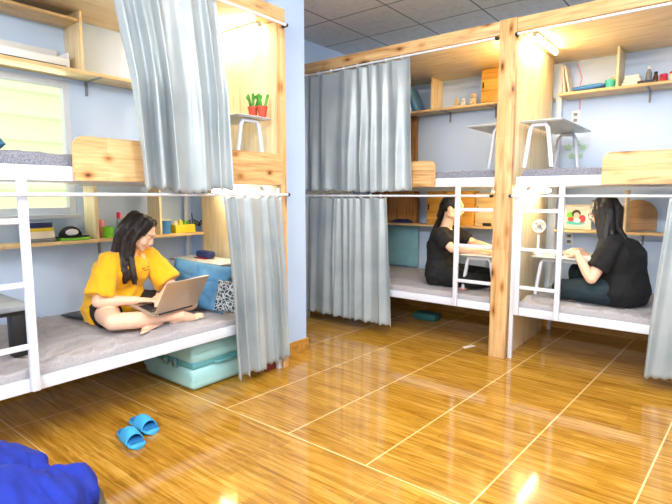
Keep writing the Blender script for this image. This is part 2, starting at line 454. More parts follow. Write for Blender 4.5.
bed(RM, 'x', -3.34, -1.355, (-1.70, -1.37-.01), (-3.34, -1.90), False, True, 'white steel bunk bed left of the tall post, ladder before the person with tied-back hair', 2.40)
bed(RM, 'x', -1.262, .71, (-1.205, -.92), (-.68, .70), True, False, 'white steel bunk bed right of the tall post, holding the person with glasses', 2.40)

def rsec(c, ax, az, hw, z0, z1, r, n=10):
    """rounded rectangle ring in plane (ax, up)"""
    out = []
    for cx, cz, a0 in ((hw-r, z1-r, 0), (-hw+r, z1-r, PI/2), (-hw+r, z0+r, PI), (hw-r, z0+r, 1.5*PI)):
        for i in range(n):
            a = a0+PI/2*i/(n-1); out.append(c + ax*(cx+r*math.cos(a)) + V((0,0,cz+r*math.sin(a))))
    res = []
    for i, p in enumerate(out):       # extra points on long top and bottom edges
        q = out[(i+1) % len(out)]; res.append(p)
        if (q-p).length > .2:
            k = 70
            for j in range(1, k): res.append(p.lerp(q, j/k))
    return res
def mattress(mp, u0, u1, v0, v1, z0, z1, mat, label, seed, amp=.010, group=None):
    bm = bmesh.new(); rows = []; n = 200
    for i in range(n+1):
        t = i/n; u = u0+(u1-u0)*t
        e = min(u-u0, u1-u)/.03; sq = 1 if e >= 1 else math.sqrt(max(0, 1-(1-e)**2))
        x0, x1, y0, y1 = mp(u, u, (v0+v1)/2, (v0+v1)/2); a = mp(u, u, v0, v0)
        ax = (V((a[0], a[2], 0)) - V((x0, y0, 0))).normalized()
        zm = (z0+z1)/2; h = (z1-z0)/2
        ring_ = rsec(V((x0, y0, 0)), ax, None, (v1-v0)/2, zm-h*(.35+.65*sq), zm+h*(.35+.65*sq), min(.032, h*.34))
        rows.append([bm.verts.new(p) for p in ring_])
    skin_rings(bm, rows)
    bmesh.ops.recalc_face_normals(bm, faces=bm.faces[:]); bm.normal_update()
    for v in bm.verts:
        if v.co.z > z0+.02:
            p = v.co*4.5+V((seed*7, seed*3, 0)); q = v.co*11+V((seed, 0, 3))
            w = abs(noise.noise(p+V((noise.noise(p*.7)*2, 0, 0)))); s = 1-min(1, w*5)
            w2 = abs(noise.noise(V((v.co.x*9+v.co.y*4, v.co.y*3-v.co.x*3, seed*2.)))); s2 = 1-min(1, w2*6)
            v.co.z += amp*(noise.noise(p)*.6 + .6*s*s + .5*s2*s2) + amp*.35*noise.noise(q) - amp*.5
    return tag(obj('mattress', bm, mat, ang=60), label, 'mattress', group)
mattress(LM, .48, 2.47, .035, 1.05, .364, .452, 'mattress_cloth', 'wrinkled grey mattress under the person in the yellow shirt', 1, .020)
mattress(LM, .48, 2.47, .035, 1.05, 1.334, 1.45, 'mattress_grey', 'grey mattress on the top deck of the near left bunk', 2, .008)
mattress(RM, -3.30, -1.43, .035, 1.05, .364, .452, 'mattress_cloth', 'grey mattress under the seated person beside the lower curtain', 3, .010)
mattress(RM, -3.30, -1.43, .035, 1.05, 1.334, 1.44, 'mattress_grey', 'thin grey mattress on the top deck left of the tall post', 4, .006)
mattress(RM, -1.225, .67, .035, 1.05, .364, .455, 'mattress_cloth', 'creased grey mattress under the person with glasses', 5, .018)
mattress(RM, -1.225, .67, .035, 1.05, 1.334, 1.44, 'mattress_grey', 'dark grey mattress on the top deck right of the tall post', 6, .006)

# ------------------------------------------------------------ curtains and rods
def curtain(P, d, nrm, top, bot, zt, zb, nf, amp, seed, label, group=None, rings=True, top_amp=.45, lean=.0):
    P, d, nrm = V(P), V(d), V(nrm); rnd = random.Random(seed)
    nu, nv, wp = nf*18, 46, .07; bm = bmesh.new(); rows = []
    ph = [rnd.uniform(-.9, .9) for _ in range(nf+2)]; am = [rnd.uniform(.55, 1.25) for _ in range(nf+2)]
    for j in range(nv+1):
        v = j/nv; row = []
        for i in range(nu+1):
            u = i/nu; a0, a1 = top; b0, b1 = bot
            k = min(nf-1e-6, max(0, nf*(u+wp*math.sin(2*PI*u*1.3+seed)*u*(1-u)*4))); ki = int(k); fr = k-ki
            A = am[ki]*(1-fr)+am[ki+1]*fr; phv = (ph[ki]*(1-fr)+ph[ki+1]*fr)*min(1, v*1.6+.25)
            e = v**.8
            s = (a0+(a1-a0)*u)*(1-e)+(b0+(b1-b0)*u)*e
            w = math.sin(2*PI*(k)+phv*1.6)
            w = w*(1-.25*abs(w))+ .22*math.sin(4*PI*k+seed+3*v) + .35*noise.noise(V((u*nf*.7, v*2.2, seed*1.3)))
            off = amp*(top_amp+(1-top_amp)*min(1, v*1.5))*A*w
            sl = .5*amp*A*math.cos(2*PI*k+phv*1.6+.6)*min(1, .3+v)
            z = zt + (zb(u) - zt)*v
            if v > .97: z += .006*math.sin(u*nf*2*PI*3)
            if v < .02: z -= .012*(.5-.5*math.cos(2*PI*k))
            p = P + d*(s+sl) + nrm*(off+lean*min(1, v*2)); p.z = z
            row.append(bm.verts.new(p))
        rows.append(row)
    for a, b in zip(rows, rows[1:]):
        for i in range(nu): bm.faces.new((a[i], a[i+1], b[i+1], b[i]))
    bmesh.ops.recalc_face_normals(bm, faces=bm.faces[:])
    c = obj('curtain', bm, 'curtain_satin', ang=180); md = c.modifiers.new('s', 'SOLIDIFY'); md.thickness = .003; md.offset = 0; tag(c, label, 'curtain', group)
    if rings:
        for k in range(nf):
            s = top[0]+(top[1]-top[0])*(k+.5)/nf
            q = P+d*s; q.z = zt+.008
            obj('curtain_ring', torus(bmesh.new(), q, .0165, .0028, d, 14, 5), 'white_plastic', c)
    return c
curtain((FX+.055, 0, 0), (0,1,0), (1,0,0), (1.27, 1.93), (1.38, 1.96), 2.372, lambda u: 1.272+.012*math.sin(u*9), 5, .055, 11, 'tall satin curtain hanging at the upper deck of the near left bunk', top_amp=.6, lean=.055)
curtain((FX+.058, 0, 0), (0,1,0), (1,0,0), (1.94, 2.44), (2.02, 2.50), 1.243, lambda u: .062+.03*u, 5, .036, 12, 'grey satin curtain hanging almost to the floor beside the mint suitcase')
curtain((0, FY-.085, 0), (1,0,0), (0,-1,0), (-3.31, -2.12), (-3.31, -2.08), 2.366, lambda u: 1.285+.01*math.sin(u*7), 8, .036, 13, 'blue grey satin curtain on the upper deck beside the pier')
curtain((0, FY-.085, 0), (1,0,0), (0,-1,0), (-3.29, -2.33), (-3.31, -2.27), 1.233, lambda u: .10+.0*u, 9, .030, 14, 'grey satin curtain on the lower deck, right of the pier')
curtain((0, FY-.085, 0), (1,0,0), (0,-1,0), (-.29, .30), (-.345, .32), 1.233, lambda u: .09, 6, .032, 15, 'pale curtain at the right edge beside the person with glasses')
def rod(p0, p1, label):
    return tag(obj('curtain_rod', tube(bmesh.new(), [p0, p1], .009, 12), 'white_metal'), label, 'curtain rod')
rod((FX+.055, .37, 2.38), (FX+.055, 2.505, 2.38), 'white rod carrying the tall near curtain under the cabin beam')
rod((FX+.058, .37, 1.252), (FX+.058, 2.505, 1.252), 'long white rod crossing in front of the near bunk ladder')
rod((WX+.005, FY-.085, 2.376), (-1.405, FY-.085, 2.376), 'white rod with the blue grey upper curtain, under the long beam')
rod((WX+.005, FY-.085, 1.243), (-1.405, FY-.085, 1.243), 'white rod of the lower curtain beside the pier')
rod((-1.26, FY-.085, 2.376), (.80, FY-.085, 2.376), 'white rod under the beam at the top right, no curtain on it')
rod((-1.26, FY-.085, 1.243), (.80, FY-.085, 1.243), 'white rod in front of the person with glasses')

# ------------------------------------------------------------ wall shelves
def bracket(t, mp, u, z, col='grey'):
    b = bmesh.new(); wb(mp, u-.008, u+.008, .90, 1.13, z-.028, z-.022, .001, b); wb(mp, u-.008, u+.008, 1.12, 1.13, z-.12, z-.022, .001, b)
    obj('bracket', b, col, t)
def shelf(mp, ax, name_pos, u0, u1, v0, v1, z, label, divs=(), dz=.34, br=(), extra=None):
    t = thing('wall_shelf', label, 'shelf', name_pos)
    obj('shelf_board', wb(mp, u0, u1, v0, v1, z-.022, z, .002), 'pine_'+ax, t)
    for d in divs: obj('divider', wb(mp, d-.009, d+.009, v0+.002, v1-.002, z, z+dz, .002), 'ply_z', t)
    for u in br: bracket(t, mp, u, z)
    if extra: extra(t)
    return t
LV1 = 1.128; RV1 = 1.17
shelf(LM, 'y', (-3.5, 1.5, 2.06), .37, 2.51, .90, LV1, 2.06, 'pine shelf above the glowing window', (1.60,), .372, (1.72,),
      lambda t: obj('top_board', wb(LM, .37, 1.589, .905, LV1, 2.36, 2.378, .002), 'pine_y', t))
shelf(LM, 'y', (-3.5, 1.5, .95), .50, 2.51, .905, 1.075, .95, 'low pine shelf behind the person in yellow, crowded with bottles and cups', (1.64, 2.125), .36, (.6, 1.75))
shelf(RM, 'x', (-2.4, 4.8, 2.12), -3.3, -1.312, .93, RV1, 2.12, 'high pine shelf left of the tall post, holding blue folders and a cupboard box', (-2.45,), .31, (-2.33, -1.85),
      lambda t: obj('support', wb(RM, -2.79, -2.72, 1.10, 1.165, 1.46, 2.097), 'dark_pine', t))
shelf(RM, 'x', (-.5, 4.8, 2.12), -1.225, .70, .90, RV1, 2.12, 'high pine shelf right of the tall post, with small bottles and a blue packet', (-.78,), .31, (-.57,))
shelf(RM, 'x', (-2.4, 4.8, .95), -3.3, -1.44, .86, 1.055, .95, 'low pine shelf behind the person with tied-back hair', (), .3, (-1.8,))
shelf(RM, 'x', (-.5, 4.8, .95), -1.20, .66, .90, 1.055, .95, 'low pine shelf carrying the picture frame', (-.66,), .34, (-.55,))
def bxobj(name, label, cat, mat, a, bev=.004, group=None, rot=0, tilt=None):
    o = obj(name, bx(*a, bev=bev), mat); tag(o, label, cat, group)
    if rot: o.rotation_euler.z = rot
    if tilt: o.rotation_euler = tilt
    return o
def woodbox(mp, u0, u1, v0, v1, z0, z1, mat, label, front='v', doors=1, cat='box'):
    a = mp(u0, u1, v0, v1)
    t = thing('wooden_box', label, cat, ((a[0]+a[1])/2, (a[2]+a[3])/2, z0))
    obj('carcass', wb(mp, u0, u1, v0+.014, v1, z0, z1, .002), mat, t)
    k = (z1-z0)
    d = obj('door', wb(mp, u0+.003, u1-.003, v0, v0+.013, z0+.003, z1-.003, .003), mat, t)
    obj('handle', wb(mp, u0+.02, u0+.032, v0-.012, v0-.001, z0+k*.42, z0+k*.6, .003), 'black_plastic', d)
    return t
woodbox(RM, -1.93, -1.42, .93, 1.165, 2.121, 2.43, 'honey_x', 'honey coloured wooden box on the high shelf beside the tall post')
woodbox(RM, -2.47, -1.96, .91, 1.05, .951, 1.29, 'honey_x', 'glowing honey wooden box behind the head of the person with tied-back hair')
woodbox(RM, -1.95, -1.47, .93, 1.05, .951, 1.27, 'ply_x', 'paler plywood box on the low shelf, seen through the middle ladder')
woodbox(RM, -3.2, -2.63, .97, 1.05, .951, 1.29, 'dark_pine', 'dark brown wooden box on the low shelf beside the lower curtain')
woodbox(LM, .52, .92, .93, 1.06, .951, 1.15, 'knotty_y', 'knotty wooden crate on the low shelf behind the near ladder, lower of two')
woodbox(LM, .56, .93, .93, 1.06, 1.152, 1.31, 'knotty_y', 'knotty wooden crate behind the near ladder, upper of two')

# ------------------------------------------------------------ lamps of the bunks
def lamp(p0, p1, nrm, mat, label, r=.013, power=0):
    p0, p1, nrm = V(p0), V(p1), V(nrm); mid = (p0+p1)/2
    t = thing('tube_lamp', label, 'lamp', mid)
    d = (p1-p0).normalized(); s = d.cross(nrm)
    b = bmesh.new(); q = [p0-nrm*.0, p1-nrm*.0]
    loft(b, [(p, s*.02, nrm*.008) for p in q], 12)
    obj('housing', b, 'white_plastic', t)
    obj('tube', tube(bmesh.new(), [p0+nrm*.022+d*.01, p1+nrm*.022-d*.01], r, 12), mat, t)
    for p in (p0, p1):
        b = bmesh.new(); box(b, p.x-.014+nrm.x*.014, p.x+.014+nrm.x*.014, p.y-.014+nrm.y*.014, p.y+.014+nrm.y*.014, p.z-.014+nrm.z*.014, p.z+.014+nrm.z*.014, .003)
        obj('end_cap', b, 'white_plastic', t)
lamp((-1.20, 3.86, 2.423), (-1.20, 4.42, 2.423), (0,0,-1), 'lamp_tube', 'bright tube lamp under the roof panel right of the tall post')
lamp((-1.44, 3.86, 2.423), (-1.44, 4.42, 2.423), (0,0,-1), 'lamp_tube', 'tube lamp under the roof panel left of the tall post, hidden behind it')
lamp((-3.25, 2.46, 2.423), (-2.62, 2.46, 2.423), (0,0,-1), 'lamp_tube_white', 'glowing tube lamp above the potted cacti in the near left bunk')
lamp((-1.20, 3.86, 1.305), (-1.20, 4.42, 1.305), (0,0,-1), 'lamp_tube_white', 'white tube lamp above the handheld fan')
lamp((-1.47, 3.86, 1.305), (-1.47, 4.42, 1.305), (0,0,-1), 'lamp_tube', 'tube lamp over the bed of the person with tied-back hair')
lamp((-3.15, 2.44, 1.305), (-2.6, 2.44, 1.305), (0,0,-1), 'lamp_tube_white', 'white tube lamp glowing above the lower curtain of the near bunk')

# ------------------------------------------------------------ folding bed tables
def bed_table(x0, x1, y0, y1, zt, zb, label, top='table_white', leg='white_metal', dirx=True, lr=.014, m=(.06, .06)):
    t = thing('folding_table', label, 'table', ((x0+x1)/2, (y0+y1)/2, zb))
    o = obj('table_top', bx(x0, x1, y0, y1, zt-.016, zt, bev=.005, seg=3), top, t)
    obj('edge_band', bx(x0-.004, x1+.004, y0-.004, y1+.004, zt-.012, zt-.005, bev=.002), 'grey_top', t)
    for s in (0, 1):
        if dirx: pts = [(x0+m[0], y0+.05 if s == 0 else y1-.05, 0), (x1-m[1], y0+.05 if s == 0 else y1-.05, 0)]
        else: pts = [(x0+.05 if s == 0 else x1-.05, y0+m[0], 0), (x0+.05 if s == 0 else x1-.05, y1-m[1], 0)]
        a, c = V(pts[0]), V(pts[1]); e = (c-a).normalized()*.035
        P = [a-e+V((0,0,zb+.012)), a+V((0,0,zt-.06)), a+e*.5+V((0,0,zt-.03)), c-e*.5+V((0,0,zt-.03)), c+V((0,0,zt-.06)), c+e+V((0,0,zb+.012))]
        obj('leg', tube(bmesh.new(), P, lr, 10), leg, t)
    return t
bed_table(-1.255, -.965, 3.80, 4.70, 1.795, 1.443, 'white folding table on the top deck right of the tall post', dirx=True, lr=.016, m=(.055, .11))
bed_table(-1.69, -1.33, 3.84, 4.50, 1.80, 1.443, 'folding table tip jutting out on the top deck left of the tall post', dirx=True, m=(.20, .05))
bed_table(-3.0, -2.515, 2.17, 2.45, 1.775, 1.453, 'white folding table holding the potted cacti', dirx=False)
bed_table(-1.19, -.74, 3.98, 4.55, .775, .455, 'white folding table in front of the person with glasses', dirx=True)
bed_table(-1.74, -1.42, 3.84, 4.42, .762, .455, 'white folding table under the forearms of the person with tied-back hair', dirx=True)
bed_table(-3.40, -2.78, 2.20, 2.46, .765, .455, 'white folding table behind the blue pillow', dirx=False)
nt_ = thing('folding_table', 'grey topped low table with square black legs behind the near ladder', 'table', (-3.0, .72, .455))
obj('table_top', bx(-3.32, -2.66, .50, .955, .690, .715, bev=.006), 'grey_top', nt_)
obj('apron', bx(-3.30, -2.68, .52, .935, .668, .689), 'black_plastic', nt_)
for x in (-3.26, -2.72):
    for y in (.56, .895): obj('leg', bx(x-.032, x+.032, y-.032, y+.032, .457, .667, bev=.004), 'black_plastic', nt_)
# ------------------------------------------------------------ small things
def pillow(w, h, t, seed, amp=.008, p=3.0, n=44):
    bm = bmesh.new(); g = {}
    for s in (1, -1):
        for i in range(n+1):
            for j in range(n+1):
                u, v = -1+2*i/n, -1+2*j/n
                if s == -1 and (i in (0, n) or j in (0, n)): g[s, i, j] = g[1, i, j]; continue
                k = (max(0, 1-abs(u)**p)*max(0, 1-abs(v)**p))**.5
                pin = 1-.07*(1-abs(u*v))*0
                x = u*w/2*(1-.06*(1-v*v)*abs(u)**4); y = v*h/2*(1-.06*(1-u*u)*abs(v)**4)
                z = s*t/2*k
                q = V((x*7+seed, y*7, s*2.))
                z += amp*noise.noise(q)*k*1.5 + amp*(1-min(1, abs(noise.noise(q*1.3+V((3,1,0))))*5))*-.6*k
                g[s, i, j] = bm.verts.new((x, y, z))
    for s in (1, -1):
        for i in range(n):
            for j in range(n):
                f = [g[s,i,j], g[s,i+1,j], g[s,i+1,j+1], g[s,i,j+1]]
                bm.faces.new(f if s == 1 else f[::-1])
    return bm
def place(bm, loc, X, Y):
    X = V(X).normalized(); Z = X.cross(V(Y)).normalized(); Y = Z.cross(X)
    m = Matrix((X, Y, Z)).transposed().to_4x4(); m.translation = V(loc)
    bmesh.ops.transform(bm, matrix=m, verts=bm.verts[:]); return bm
tag(obj('pillow', place(pillow(.48, .33, .13, 3, .022), (-2.885, 2.09, .622), (.93,.32,-.10), (-.10,.30,.9)), 'denim'), 'large blue denim pillow leaning behind the person in yellow', 'pillow')
tag(obj('cushion', place(pillow(.24, .22, .08, 9), (-2.60, 2.15, .562), (.88,.45,-.08), (-.08,.22,.9)), 'pattern_cushion'), 'small black and white patterned cushion beside the blue pillow', 'cushion')
tag(obj('pillow', place(pillow(.5, .34, .14, 5), (-3.1, .76, 1.53), (.2,.8,0), (-.8,.2,.12)), 'teal_pillow'), 'teal pillow on the top deck mattress by the window', 'pillow')
bxobj('tablet', 'dark thin tablet lying on the mattress behind the person in yellow', 'tablet', 'black_plastic', (-3.42, -3.18, 1.40, 1.56, .457, .467), rot=.2)

# suitcase
sc = thing('suitcase', 'mint green hard shell suitcase lying under the near left bunk', 'suitcase', (-2.88, 2.10, 0))
sx0, sx1, sy0, sy1 = -3.15, -2.575, 1.80, 2.28
def shell(z0, z1):
    b = bx(sx0, sx1, sy0, sy1, z0, z1, bev=.045, seg=5)
    return b
obj('shell', shell(.004, .160), 'suitcase_shell', sc); obj('shell', shell(.172, .322), 'suitcase_shell', sc)
obj('zip_band', bx(sx0+.006, sx1-.006, sy0+.006, sy1-.006, .145, .187, bev=.012), 'suitcase_dark', sc)
for z in (.085, .235, .262):
    obj('rib', bx(sx0-.003, sx1+.003, sy0-.003, sy1+.003, z, z+.010, bev=.02, seg=4), 'suitcase_shell', sc)
for x in (-2.86, -2.76):
    l = obj('latch', bx(x-.022, x+.022, sy0-.012, sy0-.001, .135, .195), 'suitcase_dark', sc)
    obj('clasp', bx(x-.012, x+.012, sy0-.02, sy0-.012, .15, .18), 'chrome', l)
obj('handle', tube(bmesh.new(), [(sx1+.002, 1.97, .165), (sx1+.02, 1.98, .165), (sx1+.02, 2.14, .165), (sx1+.002, 2.15, .165)], .009), 'suitcase_dark', sc)
for z in (.05, .26):
    for x in (sx0+.10, sx1-.03):
        obj('wheel', lathe(bmesh.new(), [(.0, -.018), (.026, -.018), (.03, -.01), (.03, .01), (.026, .018), (0, .018)], (x, sy1+.03, z), 18, V((1,0,0))), 'black_plastic', sc)
bxobj('flat_box', 'dark red flat box on the floor under the near curtain', 'box', 'dark_red', (-2.75, -2.50, 2.36, 2.485, 0, .045))
bxobj('storage_box', 'low teal box in the shadow under the far bunk', 'box', 'dark_teal', (-2.45, -2.2, 4.35, 4.5, 0, .07), bev=.015)
bxobj('teal_panel', 'pale teal board standing against the wall beside the lower curtain', 'board', 'teal_board', (-3.25, -2.655, 4.80, 4.815, .46, .92))
# slippers
def slipper(c, rz, label):
    t = thing('slipper', label, 'slipper', (c[0], c[1], 0), 'blue slide slippers')
    R = Matrix.Rotation(rz, 4, 'Z'); c = V((c[0], c[1], 0))
    def out(u, k=1):   # half width along length -0.12..0.12
        s = (u+.12)/.24; return (.036+.012*s+.003*math.sin(s*7))*max(.02, 1-(abs(2*s-1))**7)**.5*k
    b = bmesh.new(); secs = []
    for i in range(25):
        u = -.12+.24*i/24; w = max(.004, out(u))
        z = .012+.004*math.cos(u*20)
        secs.append((c+R@V((u, 0, .002+z)), R@V((0, w, 0)), V((0, 0, .013))))
    obj('sole', loft(b, secs, 24), 'slipper_blue', t)
    b = bmesh.new(); secs = []
    for i in range(2, 23):
        u = -.12+.24*i/24; secs.append((c+R@V((u, 0, .0285)), R@V((0, out(u)*.82, 0)), V((0, 0, .002))))
    obj('footbed', loft(b, secs, 20), 'slipper_dark', t)
    b = bmesh.new(); rows = []   # ribbed strap
    for i in range(26):
        u = -.035+.10*i/25; w = out(u)+.004; h = .052+.012*math.sin(PI*i/25)-.10*(u-.015)*.3 + .0022*math.sin(i*2.4)
        rows.append([b.verts.new(c+R@V((u, w*math.cos(a), .010+h*math.sin(a)))) for a in [PI*j/18 for j in range(19)]])
    for p, q in zip(rows, rows[1:]):
        for j in range(18): b.faces.new((p[j], p[j+1], q[j+1], q[j]))
    so = obj('strap', b, 'slipper_blue', t, ang=180); md = so.modifiers.new('s', 'SOLIDIFY'); md.thickness = .006
slipper((-2.32, 1.235), -.15, 'blue rubber slide slipper on the floor, the nearer of the two')
slipper((-2.40, 1.355), -.05, 'blue rubber slide slipper on the floor, the one farther back')
b = bmesh.new(); vs = [b.verts.new(p) for p in ((-1.615,3.74,.001), (-1.57,3.86,.001), (-1.61,3.87,.001), (-1.65,3.77,.001))]; b.faces.new(vs)
r = bmesh.ops.extrude_face_region(b, geom=b.faces[:]); bmesh.ops.translate(b, vec=(0,0,.002), verts=[v for v in r['geom'] if isinstance(v, bmesh.types.BMVert)])
tag(obj('paper_strip', b, 'cream', smooth=False), 'small white strip of paper on the floor left of the tall post', 'paper')

# stool with blue blanket, bottom left
st = thing('round_stool', 'black padded round stool half hidden under the blue blanket', 'stool', (-1.56, .39, 0))
obj('seat', lathe(bmesh.new(), [(0,.26), (.27,.26), (.30,.275), (.315,.30), (.31,.325), (.28,.34), (0,.345)], (-1.56,.39,0), 40), 'black_leather', st)
obj('trim_ring', torus(bmesh.new(), (-1.56,.39,.285), .315, .007, (0,0,1), 48, 8), 'chrome', st)
for k in range(4):
    a = PI/4+k*PI/2; obj('leg', tube(bmesh.new(), [(-1.56+.16*math.cos(a), .39+.16*math.sin(a), .262), (-1.56+.24*math.cos(a), .39+.24*math.sin(a), .0)], .014), 'black_plastic', st)
b = bmesh.new()
for c_, r_ in (((-1.57,.34,.38),(.285,.265,.075)), ((-1.45,.42,.41),(.19,.17,.07)), ((-1.70,.46,.40),(.18,.14,.06)), ((-1.82,.25,.39),(.22,.24,.08)), ((-1.43,.27,.40),(.17,.2,.065)), ((-1.40,.42,.375),(.11,.17,.07)), ((-1.49,.55,.37),(.12,.11,.06)),
              ((-1.88,.47,.33),(.14,.10,.11)), ((-1.99,.44,.25),(.14,.12,.13)), ((-1.58,.50,.37),(.16,.10,.055))):
    ell(b, c_, r_)
b = remesh(b, .010, 5); wrinkle(b, .038, 4.5, 3, (.8,2.2,1.2)); wrinkle(b, .018, 8, 5, (.5,2.4,1))
for v in b.verts: v.co.z = max(v.co.z, .348) if (v.co.x+1.56)**2+(v.co.y-.39)**2 < .315**2 else v.co.z
tag(obj('blanket', b, 'royal_blue', ang=180), 'crumpled royal blue blanket heaped on the round stool', 'blanket')

# laptop
lp = thing('laptop', 'open silver gold laptop on the lap of the person in yellow', 'laptop', (-2.75, 1.74, .575))
wd = V((-.17, .985, 0)).normalized(); fd = V((.985, .17, 0)).normalized()
hc = V((-2.600, 1.715, .548))
def slab(c, X, Y, w, h, t, bev=.006):
    b = bx(-w/2, w/2, -h/2, h/2, -t/2, t/2, bev=bev, seg=3); return place(b, c, X, Y)
bd = (-fd+V((0,0,.22))).normalized(); bu = wd.cross(bd); bu = bu if bu.z > 0 else -bu
obj('base', slab(hc+bd*.115, wd, bd, .34, .225, .014), 'laptop_metal', lp)
obj('keyboard', slab(hc+bd*.10+bu*.0085, wd, bd, .30, .11, .003, .001), 'keyboard', lp)
obj('hinge', tube(bmesh.new(), [hc-wd*.13+V((0,0,.006)), hc+wd*.13+V((0,0,.006))], .006), 'keyboard', lp)
up = (fd*.50+V((0,0,.86))).normalized(); lc = hc+up*.122+V((0,0,.004))
ld = obj('lid', slab(lc, wd, up, .34, .225, .008), 'laptop_metal', lp)
nrm = up.cross(wd).normalized()
if nrm.dot(fd) < 0: nrm = -nrm
obj('screen', slab(lc-nrm*.0052, wd, up, .32, .20, .002, .0005), 'screen', ld)
obj('logo', slab(lc+nrm*.0045, wd, up, .040, .009, .001, .0003), 'laptop_logo', ld)

# table and wall small things
gc = thing('glasses_case', 'navy soft case with red edge on the white table behind the blue pillow', 'case', (-3.13, 2.34, .766))
obj('body', bx(-3.21, -3.05, 2.30, 2.38, .772, .826, bev=.022, seg=4), 'navy', gc); obj('edge', bx(-3.215, -3.08, 2.295, 2.385, .7665, .774, bev=.003), 'red', gc)
def cactus(x, y, z, label, s=1., n=3, seed=0):
    t = thing('potted_cactus', label, 'potted plant', (x, y, z), 'potted cacti')
    p = obj('pot', lathe(bmesh.new(), [(0,0), (.022*s,0), (.030*s,.055*s), (.033*s,.056*s), (.033*s,.068*s), (.028*s,.068*s), (.026*s,.058*s), (0,.058*s)], (x,y,z), 20), 'pot_red', t)
    rnd = random.Random(seed); b = bmesh.new()
    for k in range(n):
        a = k*2.3+seed; dx, dy = .014*s*math.cos(a), .014*s*math.sin(a); h = (.05+.035*rnd.random())*s
        rr = .011*s; prof = []
        x0, y0 = x+dx, y+dy; d = V((dx*1.5, dy*1.5, h))
        cap(b, (x0,y0,z+.055*s), rr*.8, V((x0,y0,z+.06*s))+d, rr*.8, 12, 4)
        cap(b, V((x0,y0,z+.06*s))+d*.5, rr*.6, V((x0,y0,z+.065*s))+d*.6+V((.018*math.cos(a+1), .018*math.sin(a+1), .015))*s, rr*.55, 10, 3)
    obj('stems', b, 'leaf', t)
cactus(-2.615, 2.385, 1.776, 'green cactus in a red pot on the folding table, left one', 1.1, 3, 1)
cactus(-2.548, 2.41, 1.776, 'green cactus in a red pot on the folding table, right one nearer the panel edge', 1.1, 3, 5)

def jar(name, x, y, z, r, h, mat, label, cat, lid=None, lidr=.7, lidh=.2, group=None, shoulder=.75):
    body = [(0,0), (r*.9,0), (r,.006), (r,h*shoulder), (r*lidr,h*.93), (r*lidr*.9,h), (0,h)]
    if lid is None:
        return tag(obj(name, lathe(bmesh.new(), body, (x,y,z), 18), mat), label, cat, group)
    t = thing(name, label, cat, (x,y,z), group)
    obj('body', lathe(bmesh.new(), body, (x,y,z), 18), mat, t)
    obj('cap', lathe(bmesh.new(), [(0,h), (r*lidr,h), (r*lidr,h+h*lidh*.8), (r*lidr*.8,h+h*lidh), (0,h+h*lidh)], (x,y,z), 16), lid, t)
def cup(name, x, y, z, r0, r1, h, mat, label, cat, rim=None):
    prof = [(0,0), (r0,0), (r1,h), (r1-.003,h), (r0-.003,.004), (0,.004)]
    if rim is None: return tag(obj(name, lathe(bmesh.new(), prof, (x,y,z), 22), mat), label, cat)
    t = thing(name, label, cat, (x,y,z)); obj('body', lathe(bmesh.new(), prof, (x,y,z), 22), mat, t)
    obj('rim', torus(bmesh.new(), (x,y,z+h), r1, .005, (0,0,1), 24, 6), rim, t); return t
Z1 = .951
# low shelf of the near bunk
for k, (m, h, lab) in enumerate((('grey', .022, 'grey book at the bottom of the small stack by the window'), ('cream', .045, 'thick cream book under the yellow one in the stack by the window'), ('yellow', .022, 'yellowish book near the top of the stack by the window'), ('navy', .035, 'navy blue book topping the stack by the window'))):
    z = Z1+.001+[0, .0225, .068, .0905][k]
    bxobj('book', lab, 'book', m, (-3.54+.004*k, -3.42+.003*k, 1.22, 1.385-.006*k, z, z+h-.001), bev=.002)
bxobj('magazine', 'green and white magazine lying under the black cap', 'magazine', 'green', (-3.54, -3.40, 1.41, 1.60, Z1+.001, Z1+.016), bev=.002)
hc_ = thing('cap', 'black cap with white front lying on the low shelf beside the books', 'cap', (-3.46, 1.50, Z1+.017))
b = bmesh.new(); loft(b, [((-3.47,1.50,Z1+.017+.075*math.sin(a)), (.055*math.cos(a)+.001,0,0), (0,.075*math.cos(a)+.001,0)) for a in [PI/2*i/8 for i in range(9)]], 28); obj('crown', b, 'black_cloth', hc_)
obj('brim', loft(bmesh.new(), [((-3.455,1.50,Z1+.018),(.06,0,0),(0,.115,0)), ((-3.455,1.50,Z1+.024),(.062,0,0),(0,.118,0))], 28), 'black_cloth', hc_)
b = ell(bmesh.new(), (-3.422,1.49,Z1+.052), (.012,.042,.022)); obj('front_patch', b, 'white_plastic', hc_)
cup('cup', -3.46, 1.755, Z1, .034, .040, .075, 'green', 'bright green cup standing on the low shelf beside the divider', 'cup')
jar('jar', -3.52, 1.735, Z1, .030, .125, 'pink', 'pink jar behind the green cup', 'jar')
jar('bottle', -3.47, 1.845, Z1, .022, .13, 'clear_plastic', 'clear bottle with a magenta cap on the low shelf', 'bottle', 'magenta', .75, .35)
jar('bottle', -3.50, 1.90, Z1, .020, .12, 'cream', 'cream bottle right of the magenta capped one', 'bottle', 'white_plastic', .6, .25)
cup('cup', -3.49, 1.955, Z1, .026, .030, .085, 'teal', 'teal cup holding toothbrushes above the head of the person in yellow', 'cup')
for k, m in enumerate(('red', 'white_plastic', 'blue')):
    bt = tag(obj('toothbrush', tube(bmesh.new(), [(-3.49+.008*(k-1), 1.955+.006*k, Z1+.008), (-3.49+.02*(k-1), 1.95+.022*(k-.5), Z1+.165+.01*k)], .0035, 8), m), ('red', 'white', 'blue')[k]+' toothbrush standing in the teal cup', 'toothbrush')
jar('tube_bottle', -3.47, 2.03, Z1, .020, .11, 'white_plastic', 'white tube bottle behind the head of the person in yellow', 'bottle', 'light_blue', .8, .2)
cup('bucket', -3.46, 2.205, Z1, .042, .050, .105, 'blue', 'small blue bucket with a white rim on the low shelf', 'bucket', 'white_plastic')
jar('jar', -3.54, 2.19, Z1, .022, .17, 'green', 'lime green bottle rising behind the blue bucket', 'bottle')
